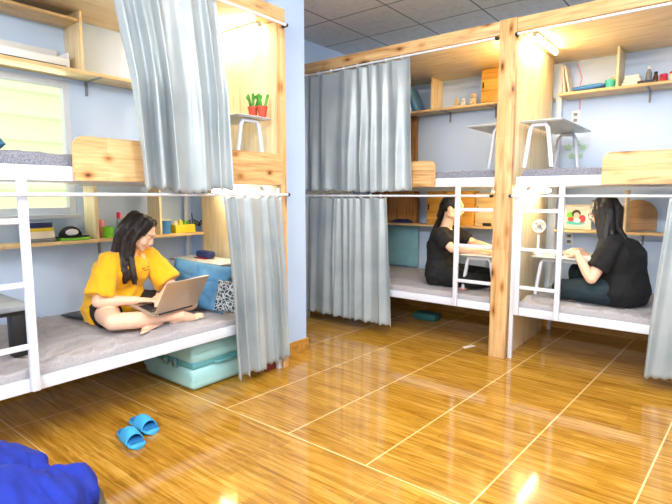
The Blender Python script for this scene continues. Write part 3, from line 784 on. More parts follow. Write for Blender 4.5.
yb = thing('basket', 'yellow open basket on the low shelf right of the blue bucket', 'basket', (-3.46, 2.36, Z1))
b = bmesh.new()
for a_ in ((-3.52,-3.40,2.27,2.45,Z1,Z1+.006), (-3.52,-3.515,2.27,2.45,Z1+.006,Z1+.065), (-3.405,-3.40,2.27,2.45,Z1+.006,Z1+.065), (-3.515,-3.405,2.27,2.275,Z1+.006,Z1+.065), (-3.515,-3.405,2.445,2.45,Z1+.006,Z1+.065)): box(b, *a_, bev=.001)
obj('tray', b, 'yellow', yb)
for k, (y, m) in enumerate(((2.305,'cream'), (2.35,'yellow'), (2.40,'green'))):
    jar('jar', -3.46, y, Z1+.007, .020, .085+.01*(k%2), m, ('cream', 'yellow', 'green')[k]+' jar standing in the yellow basket', 'jar')
b = bmesh.new(); rnd = random.Random(4); pts = [V((-3.44, 2.40+.02*i, Z1+.075+.022*math.sin(i*1.9)+.006*i%3*.01)) + V((.02*math.sin(i*2.7), 0, 0)) for i in range(9)]
tube(b, pts, .006, 8); tube(b, [p+V((.012,.01*math.sin(i*3),-.02+.012*math.cos(i*2))) for i, p in enumerate(pts)], .005, 8)
tube(b, [V((-3.44,2.46,Z1+.006)), V((-3.44,2.45,Z1+.13)), V((-3.43,2.44,Z1+.15))], .004, 8)
tag(obj('cable', b, 'black_plastic'), 'tangled black cable at the end of the low shelf', 'cable')
# high shelf of the near bunk
b = bmesh.new()
for a_ in ((-3.58,-3.40,1.02,1.53,2.0605,2.068), (-3.408,-3.40,1.02,1.53,2.068,2.12), (-3.58,-3.572,1.02,1.53,2.068,2.20), (-3.572,-3.408,1.02,1.028,2.068,2.16), (-3.572,-3.408,1.522,1.53,2.068,2.16)): box(b, *a_, bev=.002)
tag(obj('tray', b, 'white_plastic'), 'long white tray on the shelf above the window', 'tray')
bxobj('ruler', 'thin black ruler lying along the edge of the window shelf', 'ruler', 'black_plastic', (-3.392, -3.378, 1.12, 1.50, 2.0605, 2.068), bev=.001)
bxobj('folder', 'dark navy folder upright on the window shelf at the left edge', 'folder', 'navy', (-3.56, -3.40, .955, .985, 2.0605, 2.30), bev=.003)

# high shelf left of the post
Z2 = 2.121
for k, (x, m, a) in enumerate(((-2.74, 'navy', -.12), (-2.69, 'white_plastic', -.2), (-2.66, 'blue', -.32), (-2.62, 'light_blue', -.42))):
    b = bx(-.014, .014, -.09, .09, 0, .25, bev=.002); bmesh.ops.rotate(b, cent=(0,0,0), matrix=Matrix.Rotation(a, 3, 'Y'), verts=b.verts[:])
    mz = min(v.co.z for v in b.verts); bmesh.ops.translate(b, vec=(x, 4.75, Z2-mz+.0005), verts=b.verts[:])
    tag(obj('folder', b, m), ('dark navy', 'white', 'mid blue', 'light blue')[k]+' folder leaning in the row beside the upper curtain', 'folder', 'folders on the high shelf')
def toy(x, y, z, m, label, s=1):
    b = bmesh.new(); ell(b, (x,y,z+.028*s), (.024*s,.02*s,.029*s)); ell(b, (x,y-.004,z+.066*s), (.021*s,.019*s,.019*s))
    for q in (-1, 1): ell(b, (x+q*.015*s,y,z+.083*s), (.008*s,.006*s,.008*s)); ell(b, (x+q*.016*s,y-.018*s,z+.012*s), (.010*s,.014*s,.010*s)); ell(b, (x+q*.024*s,y-.010*s,z+.036*s), (.008*s,.008*s,.014*s))
    b = remesh(b, .004, 2)
    lo = min(v.co.z for v in b.verts); bmesh.ops.translate(b, vec=(0,0,z-lo), verts=b.verts[:])
    tag(obj('plush_toy', b, m, ang=180), label, 'toy', 'little plush toys on the high shelf')
toy(-2.20, 4.72, Z2, 'beige', 'small beige plush toy, leftmost of the three on the high shelf', .9)
toy(-2.12, 4.70, Z2, 'cream', 'small cream plush toy, middle of the three on the high shelf', .8)
toy(-2.02, 4.71, Z2, 'beige', 'taller beige plush toy against the honey wooden box', 1.25)
# high shelf right of the post
for k, (x, a) in enumerate(((-1.19, .10), (-1.15, .20))):
    b = bx(-.006, .006, -.09, .09, 0, .24, bev=.002); bmesh.ops.rotate(b, cent=(0,0,0), matrix=Matrix.Rotation(-a, 3, 'Y'), verts=b.verts[:])
    mz = min(v.co.z for v in b.verts); bmesh.ops.translate(b, vec=(x, 4.78, Z2-mz+.0005), verts=b.verts[:])
    tag(obj('book', b, 'cream'), ('upright thin cream book next to the partition on the high shelf', 'thin cream book leaning on its neighbour on the high shelf')[k], 'book')
b = place(pillow(.26, .12, .05, 2, .004), (-1.00, 4.72, Z2+.032), (1,.05,.05), (0,1,0)); tag(obj('packet', b, 'blue'), 'soft blue packet lying on the high shelf right of the post', 'packet')
cup('cup', -.845, 4.73, Z2, .034, .042, .075, 'teal', 'teal cup on the high shelf beside the blue packet', 'cup')
cup('cup', -.825, 4.83, Z2, .034, .040, .11, 'beige', 'beige cup against the divider of the high shelf', 'cup')
for k in range(3): bxobj('carton', ('lowest', 'middle', 'topmost')[k]+' white carton of the small stack right of the shelf divider', 'box', 'cream', (-.75+.01*k, -.61-.01*k, 4.66, 4.80, Z2+.0005+.026*k, Z2+.0255+.026*k), bev=.003, group='white cartons on the high shelf')
jar('bottle', -.575, 4.73, Z2, .022, .12, 'grey', 'grey bottle standing tallest on the high shelf at the upper right', 'bottle', 'white_plastic', .5, .2)
jar('bottle', -.53, 4.76, Z2, .018, .08, 'bottle_brown', 'small brown bottle right of the grey one', 'bottle', 'black_plastic', .7, .25)
jar('jar', -.475, 4.74, Z2, .028, .055, 'red', 'small red jar on the high shelf near the right edge', 'jar', 'magenta', .95, .3)
jar('jar', -.41, 4.72, Z2, .026, .06, 'cream', 'small cream jar at the right end of the high shelf', 'jar', 'red', .95, .3)
jar('bottle', -.36, 4.76, Z2, .020, .09, 'white_plastic', 'white bottle at the photo right edge of the high shelf', 'bottle', 'red', .6, .3)
bxobj('phone', 'small black box lying in front of the cartons on the high shelf', 'box', 'black_plastic', (-.64, -.53, 4.645, 4.69, Z2+.0005, Z2+.022))
# low shelf right
pf = thing('picture_frame', 'cream picture frame with a colourful picture on the low shelf', 'picture', (-1.04, 4.70, Z1))
Rf = Matrix.Rotation(-.12, 4, 'X'); Tf = Matrix.Translation((-1.045, 4.70, Z1+.002))
def fr(b): bmesh.ops.transform(b, matrix=Tf@Rf, verts=b.verts[:]); return b
b = bmesh.new()
for a_ in ((-.125,.125,-.008,.008,0,.022), (-.125,.125,-.008,.008,.193,.215), (-.125,-.103,-.008,.008,.022,.193), (.103,.125,-.008,.008,.022,.193)): box(b, *a_, bev=.002)
obj('frame', fr(b), 'cream', pf); obj('mat_board', fr(bx(-.103,.103,-.002,.006,.022,.193, bev=0)), 'white_plastic', pf)
pc = obj('picture', fr(bx(-.082,.082,-.004,-.0022,.036,.180, bev=0)), 'cream', pf)
def blob(x, z, rx, rz, d, mat): obj('picture_shape', fr(loft(bmesh.new(), [((x,d,z),(rx,0,0),(0,0,rz)), ((x,d-.0007,z),(rx,0,0),(0,0,rz))], 20)), mat, pc)
for a_ in ((0,.055,.078,.018,-.0042,'teal'), (-.045,.12,.032,.030,-.0043,'green'), (0,.135,.036,.034,-.0050,'hair_black'), (.004,.12,.024,.026,-.0058,'skin'), (.05,.09,.028,.035,-.0046,'red'), (-.04,.085,.026,.02,-.0052,'pot_red'), (.01,.075,.03,.018,-.0064,'white_plastic')): blob(*a_)
b = bmesh.new(); pts = [(-.14, 0), (.14, 0)] + [(.14*math.cos(a), .13+.13*math.sin(a)) for a in [PI*i/16 for i in range(17)]]
A = [b.verts.new((-.60+x, 4.865, Z1+.001+z)) for x, z in pts]; B_ = [b.verts.new((-.60+x, 4.88, Z1+.001+z)) for x, z in pts]
b.faces.new(A); b.faces.new(B_[::-1])
for i in range(len(pts)): b.faces.new((A[i], A[(i+1)%len(pts)], B_[(i+1)%len(pts)], B_[i]))
tag(obj('arched_board', b, 'brown_board'), 'brown round topped board standing behind the head of the person with glasses', 'board')
b = bmesh.new()
loft(b, [((-2.76, 4.638, Z1+.004),(.13,0,0),(0,.040,0)), ((-2.76, 4.638, Z1+.028),(.115,0,0),(0,.036,0)), ((-2.75, 4.638, Z1+.042),(.06,0,0),(0,.02,0))], 24)
tag(obj('folded_hat', b, 'navy'), 'flat dark hat lying on the low shelf in front of the brown box', 'hat')
bxobj('phone', 'small black gadget at the edge of the low shelf, seen through the middle ladder', 'gadget', 'black_plastic', (-1.86, -1.78, 4.632, 4.652, Z1+.0005, Z1+.03))
fn = thing('handheld_fan', 'white handheld fan standing on the table beside the right ladder', 'fan', (-1.19, 4.14, .776))
fx, fy = -1.19, 4.14
obj('base', lathe(bmesh.new(), [(0,0), (.035,0), (.035,.008), (.014,.016), (0,.016)], (fx,fy,.776), 20), 'white_plastic', fn)
obj('handle', tube(bmesh.new(), [(fx,fy,.79), (fx,fy,.93)], .010, 12), 'white_plastic', fn)
fa = V((.45,-.89,0))
gh = obj('guard', torus(bmesh.new(), (fx,fy,1.00), .047, .007, fa, 36, 8), 'white_plastic', fn)
b = bmesh.new(); sx = V((.89,.45,0))
for k in range(16):
    a = 2*PI*k/16; d = sx*math.cos(a)+V((0,0,math.sin(a))); tube(b, [V((fx,fy,1.0))+fa*.012+d*.012, V((fx,fy,1.0))+fa*.010+d*.045], .0014, 5)
obj('grille', b, 'white_plastic', gh)
obj('hub', lathe(bmesh.new(), [(0,-.015), (.016,-.015), (.016,.013), (.010,.018), (0,.018)], (fx,fy,1.0), 16, fa), 'grey', fn)
b = bmesh.new()
for k in range(4):
    a = PI*k/2; d = sx*math.cos(a)+V((0,0,math.sin(a))); e = sx*-math.sin(a)+V((0,0,math.cos(a)))
    loft(b, [(V((fx,fy,1.0))+d*r_, e*w_+fa*w_*.4, fa*.001) for r_, w_ in ((.012,.006), (.03,.016), (.040,.014))], 10)
obj('blades', b, 'white_plastic', fn)
bxobj('notebook', 'open white notebook on the table in front of the person with glasses', 'notebook', 'white_plastic', (-.98, -.79, 4.05, 4.30, .7755, .783), bev=.002)
bxobj('pen', 'dark pen lying on the table near the notebook', 'pen', 'black_plastic', (-1.03, -.995, 4.02, 4.16, .7755, .783), bev=.002)
def outlet(x, z, label):
    t = thing('wall_outlet', label, 'outlet', (x, WY, z))
    obj('plate', bx(x-.036, x+.036, WY-.012, WY-.001, z-.06, z+.06, bev=.004), 'white_plastic', t)
    for q in (-.025, .025): obj('socket', bx(x-.016, x+.016, WY-.014, WY-.0125, z+q-.013, z+q+.013, bev=.001), 'grey', t)
outlet(-1.135, 1.94, 'white wall outlet on the upper wall right of the tall post')
outlet(-1.135, .85, 'white wall outlet below the low shelf beside the right ladder')
tag(obj('cable', tube(bmesh.new(), [(-1.14,WY-.006,2.40), (-1.10,WY-.006,2.28), (-1.12,WY-.006,2.16), (-1.105,WY-.006,2.08), (-1.105,WY-.006,2.006)], .004, 6), 'pink'), 'thin pinkish cable on the upper wall above the outlet', 'cable')
for k, (x, z) in enumerate(((-1.18, 1.68), (-1.115, 1.71), (-1.055, 1.67), (-1.15, 1.60), (-1.085, 1.60))):
    b = bmesh.new(); A = []; B_ = []
    for i in range(10):
        r_ = .036 if i % 2 == 0 else .017; a = PI/2+PI*i/5+k*.4
        A.append(b.verts.new((x+r_*math.cos(a), WY-.009, z+r_*math.sin(a)))); B_.append(b.verts.new((x+r_*math.cos(a), WY-.001, z+r_*math.sin(a))))
    b.faces.new(A); b.faces.new(B_[::-1])
    for i in range(10): b.faces.new((A[i], A[(i+1)%10], B_[(i+1)%10], B_[i]))
    tag(obj('star_hook', b, 'star_green'), ('pale green star on the wall, left end of the upper row', 'pale green star on the wall, highest of the cluster', 'pale green star on the wall, right end of the upper row', 'pale green star on the wall, lower left of the cluster', 'pale green star on the wall, lower right of the cluster')[k], 'wall decoration', 'green stars under the upper outlet')
# ------------------------------------------------------------ people
def hand(bm, w, d, n, t, curl=.35, s=1., spread=.0):
    """w wrist, d pointing direction, n palm normal, t direction of the thumb side"""
    w, d = V(w), V(d).normalized(); n = V(n); n = (n-d*n.dot(d)).normalized(); a = d.cross(n)
    if a.dot(V(t)) < 0: a = -a
    loft(bm, [(w-d*.03, a*.024*s, n*.019*s), (w, a*.026*s, n*.018*s), (w+d*.03*s, a*.034*s, n*.016*s), (w+d*.065*s, a*.040*s, n*.013*s), (w+d*.088*s, a*.036*s, n*.010*s)], 16)
    for off, L, r, k in ((.029,.070,.0085,0), (.0095,.080,.009,1), (-.0105,.074,.0085,2), (-.029,.058,.0078,3)):
        p = w+d*.080*s+a*off*s; ang = curl*.5; dd = d+a*spread*off*8
        for seg, f in enumerate((.45, .32, .23)):
            q = p+(dd*math.cos(ang)+n*math.sin(ang)).normalized()*L*f*s
            cap(bm, p, r*s*(1-.08*seg), q, r*s*(.92-.08*seg), 10, 3); p = q; ang += curl*(1.0+.1*k)
    p = w+d*.018*s+a*.024*s; q = p+(d*.62+a*.70+n*.25).normalized()*.040*s
    cap(bm, p, .014*s, q, .0115*s, 10, 3); r_ = q+(d*.85+a*.25+n*.35).normalized()*.032*s; cap(bm, q, .0108*s, r_, .009*s, 10, 3)
    r2 = r_+(d*.9+n*.4).normalized()*.02*s; cap(bm, r_, .009*s, r2, .0078*s, 10, 3)
def foot(bm, ank, d, u, side):
    """ank ankle, d heel to toe, u top of foot, side towards the big toe"""
    ank, d = V(ank), V(d).normalized(); u = V(u); u = (u-d*u.dot(d)).normalized(); a = d.cross(u)
    if a.dot(V(side)) < 0: a = -a
    h = ank-d*.035-u*.045; cap(bm, ank, .034, h, .030, 14)
    cap(bm, ank+d*.01-u*.01, .034, ank+d*.075-u*.035, .027, 14); cap(bm, h, .028, ank+d*.09-u*.055+a*.01, .024, 14)
    loft(bm, [(ank+d*.02-u*.045, a*.028, u*.024), (ank+d*.08-u*.05, a*.036, u*.021), (ank+d*.12-u*.056, a*.042, u*.015), (ank+d*.135-u*.058, a*.040, u*.010)], 16)
    for k in range(5):
        o = (.034-.017*k); L = (.048,.046,.040,.034,.026)[k]; r = (.0125,.0095,.009,.0085,.008)[k]
        p = ank+d*.125-u*.058+a*o*.95; q = p+d*L*.6+u*.003; cap(bm, p, r, q, r, 10, 3); cap(bm, q, r, q+d*L*.35-u*.005, r*.9, 10, 3)
def limb(bm, pts, rs, n=18):
    for (p, r), (q, s) in zip(zip(pts, rs), zip(pts[1:], rs[1:])): cap(bm, p, r, q, s, n, 5)
def person(name, label, base, J, mats, face_mats=True):
    base = V(base)
    root = thing(name, label, 'person', base)
    f = V(J['look']).normalized(); u = V(J.get('hup', (0,0,1))); u = (u-f*u.dot(f)).normalized(); r = f.cross(u); hc = V(J['head'])
    L = lambda x, y, z: hc + r*x + f*y + u*z
    HR = Matrix((r, f, u)).transposed()
    bm = bmesh.new()
    # head
    ell(bm, L(0,-.012,.028), (.073,.092,.080), HR); ell(bm, L(0,.022,-.02), (.061,.062,.082), HR)
    ell(bm, L(0,.030,-.066), (.045,.044,.034), HR); ell(bm, L(0,.060,-.088), (.018,.014,.014), HR)
    ell(bm, L(0,.070,.028), (.050,.018,.018), HR)
    for s in (-1, 1):
        ell(bm, L(s*.034,.056,-.030), (.024,.022,.026), HR); ell(bm, L(s*.074,-.006,-.008), (.010,.019,.030), HR)
        ell(bm, L(s*.0095,.089,-.030), (.008,.009,.007), HR); ell(bm, L(s*.052,.0,-.055), (.022,.03,.03), HR)
    cap(bm, L(0,.078,.008), .0075, L(0,.095,-.024), .0105, 12, 4)
    ell(bm, L(0,.079,-.051), (.021,.011,.0055), HR); ell(bm, L(0,.078,-.061), (.018,.011,.0065), HR)
    # torso
    Hp, Wp, Cp, Np = [V(J[k]) for k in ('hip', 'waist', 'chest', 'neck')]
    SL, SR = V(J['sl']), V(J['sr']); sr = (SR-SL).normalized(); hr = (V(J['hr'])-V(J['hl'])).normalized(); mr = (sr+hr).normalized()
    def fw(rt, ax): return ax.cross(rt).normalized()
    ax1 = (Wp-Hp).normalized(); ax2 = (Cp-Wp).normalized(); ax3 = (Np-Cp).normalized()
    k = J.get('girth', 1.)
    Sm = (SL+SR)/2
    def torso(b, g, low=.0, ext=0, top=1):
        secs = [(Hp-ax1*(.085+low), hr*(.135+g)*k, fw(hr,ax1)*(.095+g)*k), (Hp, hr*(.165+g)*k, fw(hr,ax1)*(.120+g)*k), (Hp.lerp(Wp,.55), mr*(.145+g)*k, fw(mr,ax1)*(.108+g)*k), (Wp, mr*(.128+g)*k, fw(mr,ax1)*(.095+g)*k),
                (Cp, sr*(.145+g)*k, fw(sr,ax2)*(.105+g)*k), (Cp.lerp(Sm,.7), sr*(.155+g*.7)*k, fw(sr,ax3)*(.088+g*.7)*k), (Sm+ax3*.012, sr*(.135+g*.5), fw(sr,ax3)*(.062+g*.5))]
        if top: secs.append((Sm.lerp(Np,.7)+ax3*.01, sr*(.075+g*.3), fw(sr,ax3)*(.055+g*.3)))
        loft(b, secs, 28)
    torso(bm, 0)
    for q in (SL, SR): cap(bm, Np-ax3*.03, .045, q, .048*k, 16)
    cap(bm, Np-ax3*.03, .058, Np, .050, 16); cap(bm, Np, .049, L(0,-.020,-.055), .047, 18)
    AL, AR = J['arml'], J['armr']      # elbow, wrist, hand dir, palm normal, thumb dir, curl
    for S, A in ((SL, AL), (SR, AR)):
        e, w = V(A[0]), V(A[1])
        limb(bm, [S, S.lerp(e,.4), e], [.047*k, .043*k, .035*k]); limb(bm, [e, e.lerp(w,.3), w], [.036*k, .036*k, .024])
        hand(bm, w, A[2], A[3], A[4], A[5])
    for h, g in ((J['hl'], J['legl']), (J['hr'], J['legr'])):   # knee, ankle, foot dir, foot up, big toe side
        h, kn, an = V(h), V(g[0]), V(g[1])
        limb(bm, [h, h.lerp(kn,.45), kn], [.082*k, .072*k, .050*k]); cv = (kn.lerp(an,.32))+V(g[5] if len(g) > 5 else (0,0,0))
        limb(bm, [kn, cv, kn.lerp(an,.7), an], [.050*k, .050*k, .036, .030])
        foot(bm, an, g[2], g[3], g[4])
    bm = remesh(bm, .0055, 3)
    bmesh.ops.bisect_plane(bm, geom=bm.verts[:]+bm.edges[:]+bm.faces[:], plane_co=(0,0,J['floor']), plane_no=(0,0,-1), clear_outer=True)
    me_faces = bm.faces
    inv = HR.transposed()
    for fc in bm.faces:
        q = inv @ (fc.calc_center_median()-hc)
        if q.y > .068 and abs(q.x) < .0215-.8*abs(q.z+.056) and -.0665 < q.z < -.0475: fc.material_index = 1
        elif q.y > .055 and .019 < abs(q.x) < .047 and .0245-.25*abs(abs(q.x)-.034) < q.z < .0295-.25*abs(abs(q.x)-.034): fc.material_index = 2
        elif J.get('soles') and abs((fc.calc_center_median()-V(J['soles'])).length) < .05: fc.material_index = 3
    # eyes with upper lid line
    for s in (-1, 1):
        c0 = L(s*.030, .0705, .004); m0 = len(bm.faces)
        ell(bm, c0, (.0125,.0098,.0070), HR, 16); bm.faces.ensure_lookup_table()
        for fc in bm.faces[m0:]: fc.material_index = 4
        m0 = len(bm.faces); ell(bm, L(s*.030,.0755,.003), (.0058,.0055,.0056), HR, 12); bm.faces.ensure_lookup_table()
        for fc in bm.faces[m0:]: fc.material_index = 5
        m0 = len(bm.faces); tube(bm, [L(s*.016,.078,.008), L(s*.030,.0825,.0125), L(s*.045,.073,.008)], .0022, 6); bm.faces.ensure_lookup_table()
        for fc in bm.faces[m0:]: fc.material_index = 5
    obj('body', bm, ['skin', 'lip', 'brow', 'foot_sole', 'eye_white', 'iris'], root, ang=180)
    # shirt
    b = bmesh.new(); torso(b, J.get('loose', .022), J.get('shirt_low', 0), top=1)
    for S, A in ((SL, AL), (SR, AR)):
        e = V(A[0]); d = (e-S).normalized(); x, y = frame_of(d); fr = J.get('sleeve', .62); E_ = S.lerp(e, fr); rs = J.get('sleeve_r', .074)
        cap(b, Np-ax3*.035-(Np-S).normalized()*-.0, .050, S, .062, 16)
        loft(b, [(S-d*.02, x*.058, y*.058), (S.lerp(E_,.4), x*.066, y*.066), (E_, x*rs, y*rs), (E_+d*.004, x*rs*.98, y*rs*.98)], 20)
    b = remesh(b, .008, 3); wrinkle(b, J.get('wr', .010), 9, 1, (1,1,.7)); wrinkle(b, .003, 28, 2)
    for v in b.verts: v.co.z = max(v.co.z, J['floor']+.001)
    sh = obj('shirt', b, mats['shirt'], root, ang=180)
    if mats.get('print'):      # small dark line of lettering on the chest
        from mathutils.bvhtree import BVHTree
        t_ = BVHTree.FromPolygons([v.co for v in sh.data.vertices], [p.vertices[:] for p in sh.data.polygons])
        for q, w_ in mats['print']:
            hit, nn, _, _ = t_.ray_cast(V(q)-base, V((-1,-.1,0)))
            if hit: place_ = bx(-w_/2, w_/2, -.002, .002, -.001, .0015, bev=0); obj('print', place(place_, hit+base+nn*.001, nn.cross(V((0,0,-1))), V((0,0,1))), 'shorts_black', sh)
    # pants or shorts
    b = bmesh.new()
    loft(b, [(Hp-ax1*.088, hr*.14*k, fw(hr,ax1)*.10*k), (Hp, hr*.175*k, fw(hr,ax1)*.130*k), (Hp.lerp(Wp,.5), mr*.155*k, fw(mr,ax1)*.118*k)], 24)
    for h, g, in ((J['hl'], J['legl']), (J['hr'], J['legr'])):
        h, kn, an = V(h), V(g[0]), V(g[1])
        if J.get('shorts'):
            e = h.lerp(kn, J['shorts']); d = (kn-h).normalized(); x, y = frame_of(d)
            cap(b, h, .092*k, h.lerp(kn,.2), .090*k, 18); loft(b, [(h, x*.09*k, y*.09*k), (e, x*.088*k, y*.088*k)], 20)
        else:
            cv = kn.lerp(an,.32)+V(g[5] if len(g) > 5 else (0,0,0))
            limb(b, [h, h.lerp(kn,.45), kn], [.094*k, .084*k, .063*k]); limb(b, [kn, cv, kn.lerp(an,.7), kn.lerp(an,.93)], [.063*k, .061*k, .047, .043])
    b = remesh(b, .008, 3); wrinkle(b, .007, 11, 4)
    for v in b.verts: v.co.z = max(v.co.z, J['floor']+.0005)
    obj('shorts' if J.get('shorts') else 'trousers', b, mats['pants'], root, ang=180)
    return root, L, HR
def hair(root, L, HR, strands, mat, bulk=1.0, seed=1, fringe=True, capoff=(0,-.022,.035), capr=(.083,.094,.084)):
    rnd = random.Random(seed); b = bmesh.new()
    ell(b, L(*capoff), capr, HR)
    for s in (-1, 1):
        if fringe: cap(b, L(s*.028,.040,.095), .022, L(s*.066,.032,.025), .018, 12); cap(b, L(s*.066,.032,.025), .018, L(s*.077,.010,-.035), .016, 12)
    for pts, r0, r1, n, spread in strands:
        CP = [V(p) for p in pts]; m_ = len(CP)
        for i in range(m_-1):
            rc = lambda t: (spread*1.05+r0*.45)*(1-t)+(spread*.7+r1*.3)*t
            cap(b, CP[i], rc(i/(m_-1)), CP[i+1], rc((i+1)/(m_-1)), 12, 4)
        for k in range(int(n*1.8)):
            o = V((rnd.uniform(-1,1), rnd.uniform(-1,1), rnd.uniform(-.3,.3)))*spread; lastq = None; m = len(pts)
            P = [V(p)+o*(.35+.65*i/(m-1)) for i, p in enumerate(pts)]
            P[-1].z += rnd.uniform(-.03, .05)
            for i in range(m-1):
                ra = r0+(r1-r0)*i/(m-1); rb = r0+(r1-r0)*(i+1)/(m-1); cap(b, P[i], ra*.72, P[i+1], rb*.72, 8, 3)
    b = remesh(b, .006, 5)
    # combed grooves along the fall of the hair
    b.normal_update(); out = []
    for v in b.verts:
        q = V((v.co.x*55, v.co.y*55, v.co.z*4)); out.append(v.co+v.normal*.004*noise.noise(q))
    for v, c in zip(b.verts, out): v.co = c
    return obj('hair', b, mat, root, ang=180)

# the person in yellow with the laptop
F = V((.97,.25,0)).normalized()
J = dict(floor=.456, look=(.66,.58,-.50), hup=(.25,.25,1), head=(-2.90,1.675,1.012),
    hip=(-3.06,1.57,.545), waist=(-3.06,1.585,.67), chest=(-3.02,1.61,.78), neck=(-2.975,1.64,.895),
    sl=(-3.00,1.785,.845), sr=(-2.93,1.475,.845), hl=(-3.03,1.665,.545), hr=(-3.01,1.475,.545),
    arml=((-2.86,1.86,.655), (-2.76,1.73,.625), (.6,-.5,-.1), (0,0,-1), (-.6,-.3,0), .35),
    armr=((-2.875,1.375,.625), (-2.765,1.555,.62), (.45,.7,-.06), (0,0,-1), (-.7,.4,0), .40),
    legr=((-2.735,1.385,.525), (-2.645,1.775,.505), (.22,.95,-.05), (.6,-.1,.8), (-.6,0,.6), (.02,.0,.0)),
    legl=((-2.79,1.95,.53), (-2.715,1.63,.500), (.36,-.92,0), (-.25,-.1,.9), (.6,.2,.3), (0,0,.01)),
    loose=.040, sleeve=.86, sleeve_r=.086, wr=.024, shorts=.42, shirt_low=.0)
r_, L_, R_ = person('person', 'person in a loose yellow shirt and black shorts, cross legged with a laptop', (-3.02, 1.58, .452), J, dict(shirt='yellow_cloth', pants='shorts_black', print=[((-2.5,1.755,.792), .030), ((-2.5,1.715,.788), .026), ((-2.5,1.735,.775), .040)]))
S = []
S.append(([L_(.04,-.05,.09), L_(.08,-.07,.01), L_(.08,-.09,-.06), (-2.945,1.525,.895), (-2.925,1.475,.86), (-2.915,1.46,.82)], .020, .009, 12, .018))
# curtain of hair down the near side and over the front of the shoulder, and down the back
S.append(([L_(.045,.015,.095), L_(.082,.015,.03), L_(.088,.012,-.05), (-2.875,1.595,.87), (-2.845,1.585,.80), (-2.835,1.59,.73)], .020, .009, 14, .014))
S.append(([L_(.04,-.03,.10), L_(.085,-.03,.02), L_(.088,-.04,-.06), (-2.90,1.55,.87), (-2.875,1.54,.79), (-2.865,1.555,.74)], .020, .010, 12, .018))
S.append(([L_(.02,-.08,.08), L_(.05,-.10,.0), L_(.04,-.10,-.07), (-3.00,1.56,.88), (-3.04,1.53,.80)], .022, .013, 10, .022))
S.append(([L_(-.02,-.08,.08), L_(-.05,-.10,.0), L_(-.04,-.10,-.07), (-3.06,1.64,.87), (-3.12,1.64,.78)], .022, .013, 10, .022))
S.append(([L_(-.045,.0,.095), L_(-.082,-.01,.03), L_(-.080,-.02,-.05), (-3.0,1.73,.90), (-3.06,1.72,.82)], .018, .009, 6, .012))
hair(r_, L_, R_, S, 'hair_brown', seed=3)

# the person with tied-back hair left of the post
J = dict(floor=.456, look=(.96,.10,-.12), head=(-1.905,4.07,1.135),
    hip=(-2.00,4.07,.545), waist=(-2.01,4.07,.68), chest=(-2.0,4.07,.81), neck=(-1.965,4.07,.96),
    sl=(-1.955,4.225,.905), sr=(-1.955,3.915,.905), hl=(-1.98,4.155,.545), hr=(-1.98,3.985,.545),
    arml=((-1.79,4.28,.815), (-1.585,4.18,.795), (.98,-.1,0), (0,0,-1), (0,-1,0), .3),
    armr=((-1.82,3.885,.80), (-1.60,3.93,.795), (.98,.1,0), (0,0,-1), (0,1,0), .3),
    legr=((-1.66,3.93,.535), (-1.56,4.20,.510), (.1,.95,-.1), (.8,0,.5), (-.5,0,.5)),
    legl=((-1.68,4.32,.535), (-1.73,4.00,.500), (-.05,-.95,0), (-.1,0,.9), (.6,0,.3)),
    loose=.022, sleeve=.72, sleeve_r=.062, wr=.010, soles=(-1.735,3.87,.47))
r_, L_, R_ = person('person', 'person in black with long tied-back hair, facing right behind the ladder', (-2.04, 4.07, .452), J, dict(shirt='black_cloth', pants='black_pants'))
S = [([L_(.0,-.04,.09), L_(.0,-.10,.02), (-2.02,4.07,1.06), (-2.065,4.07,.96), (-2.10,4.07,.87), (-2.11,4.07,.80)], .030, .016, 12, .016),
     ([L_(.05,-.01,.08), L_(.07,-.05,.01), L_(.04,-.10,-.03), (-2.04,4.06,1.02)], .018, .014, 8, .010),
     ([L_(-.05,-.01,.08), L_(-.07,-.05,.01), L_(-.04,-.10,-.03), (-2.04,4.08,1.02)], .018, .014, 8, .010)]
hair(r_, L_, R_, S, 'hair_black', seed=5, fringe=False)

# the person with glasses right of the post
J = dict(floor=.458, look=(-.88,.40,-.28), hup=(0,0,1), head=(-.715,4.085,1.115),
    hip=(-.565,4.10,.555), waist=(-.57,4.10,.69), chest=(-.585,4.10,.82), neck=(-.64,4.09,.965),
    sl=(-.62,3.925,.90), sr=(-.64,4.265,.90), hl=(-.58,4.00,.555), hr=(-.58,4.19,.555),
    arml=((-.735,3.86,.66), (-.865,4.00,.81), (-.35,.75,.12), (.3,.3,-.9), (-.5,.2,.8), .5),
    armr=((-.78,4.30,.68), (-.89,4.18,.82), (-.35,-.6,.1), (.3,-.3,-.9), (-.5,0,.8), .5),
    legl=((-.955,3.97,.545), (-1.00,4.27,.51), (-.2,.9,-.1), (-.6,0,.5), (.5,0,.5)),
    legr=((-.93,4.36,.63), (-.86,4.12,.505), (0,-.95,0), (.1,0,.9), (-.6,0,.3)),
    loose=.034, sleeve=.70, sleeve_r=.074, wr=.014, girth=1.12)
r_, L_, R_ = person('person', 'person in a black shirt and glasses with long loose hair, seated at the right', (-.56, 4.10, .456), J, dict(shirt='black_cloth', pants='teal_jeans'))
S = []
for a, dy in ((.082, 0), (.078, -.035), (.07, -.07)):
    S.append(([L_(-a*.5,dy*.4+.0,.095), L_(-a,dy+.01,.03), L_(-a-.004,dy+.005,-.05), (-.70+.4*-dy,3.955,.93), (-.72+.5*-dy,3.925,.84), (-.735+.5*-dy,3.915,.77)], .022, .011, 11, .016))
S.append(([L_(0,-.08,.07), L_(0,-.11,.0), (-.62,4.05,1.01), (-.575,4.05,.93), (-.56,4.03,.86)], .030, .016, 12, .024))
S.append(([L_(-.04,-.07,.08), L_(-.06,-.085,.0), (-.655,4.00,1.0), (-.64,3.97,.92), (-.655,3.94,.83), (-.67,3.93,.78)], .026, .014, 12, .02))
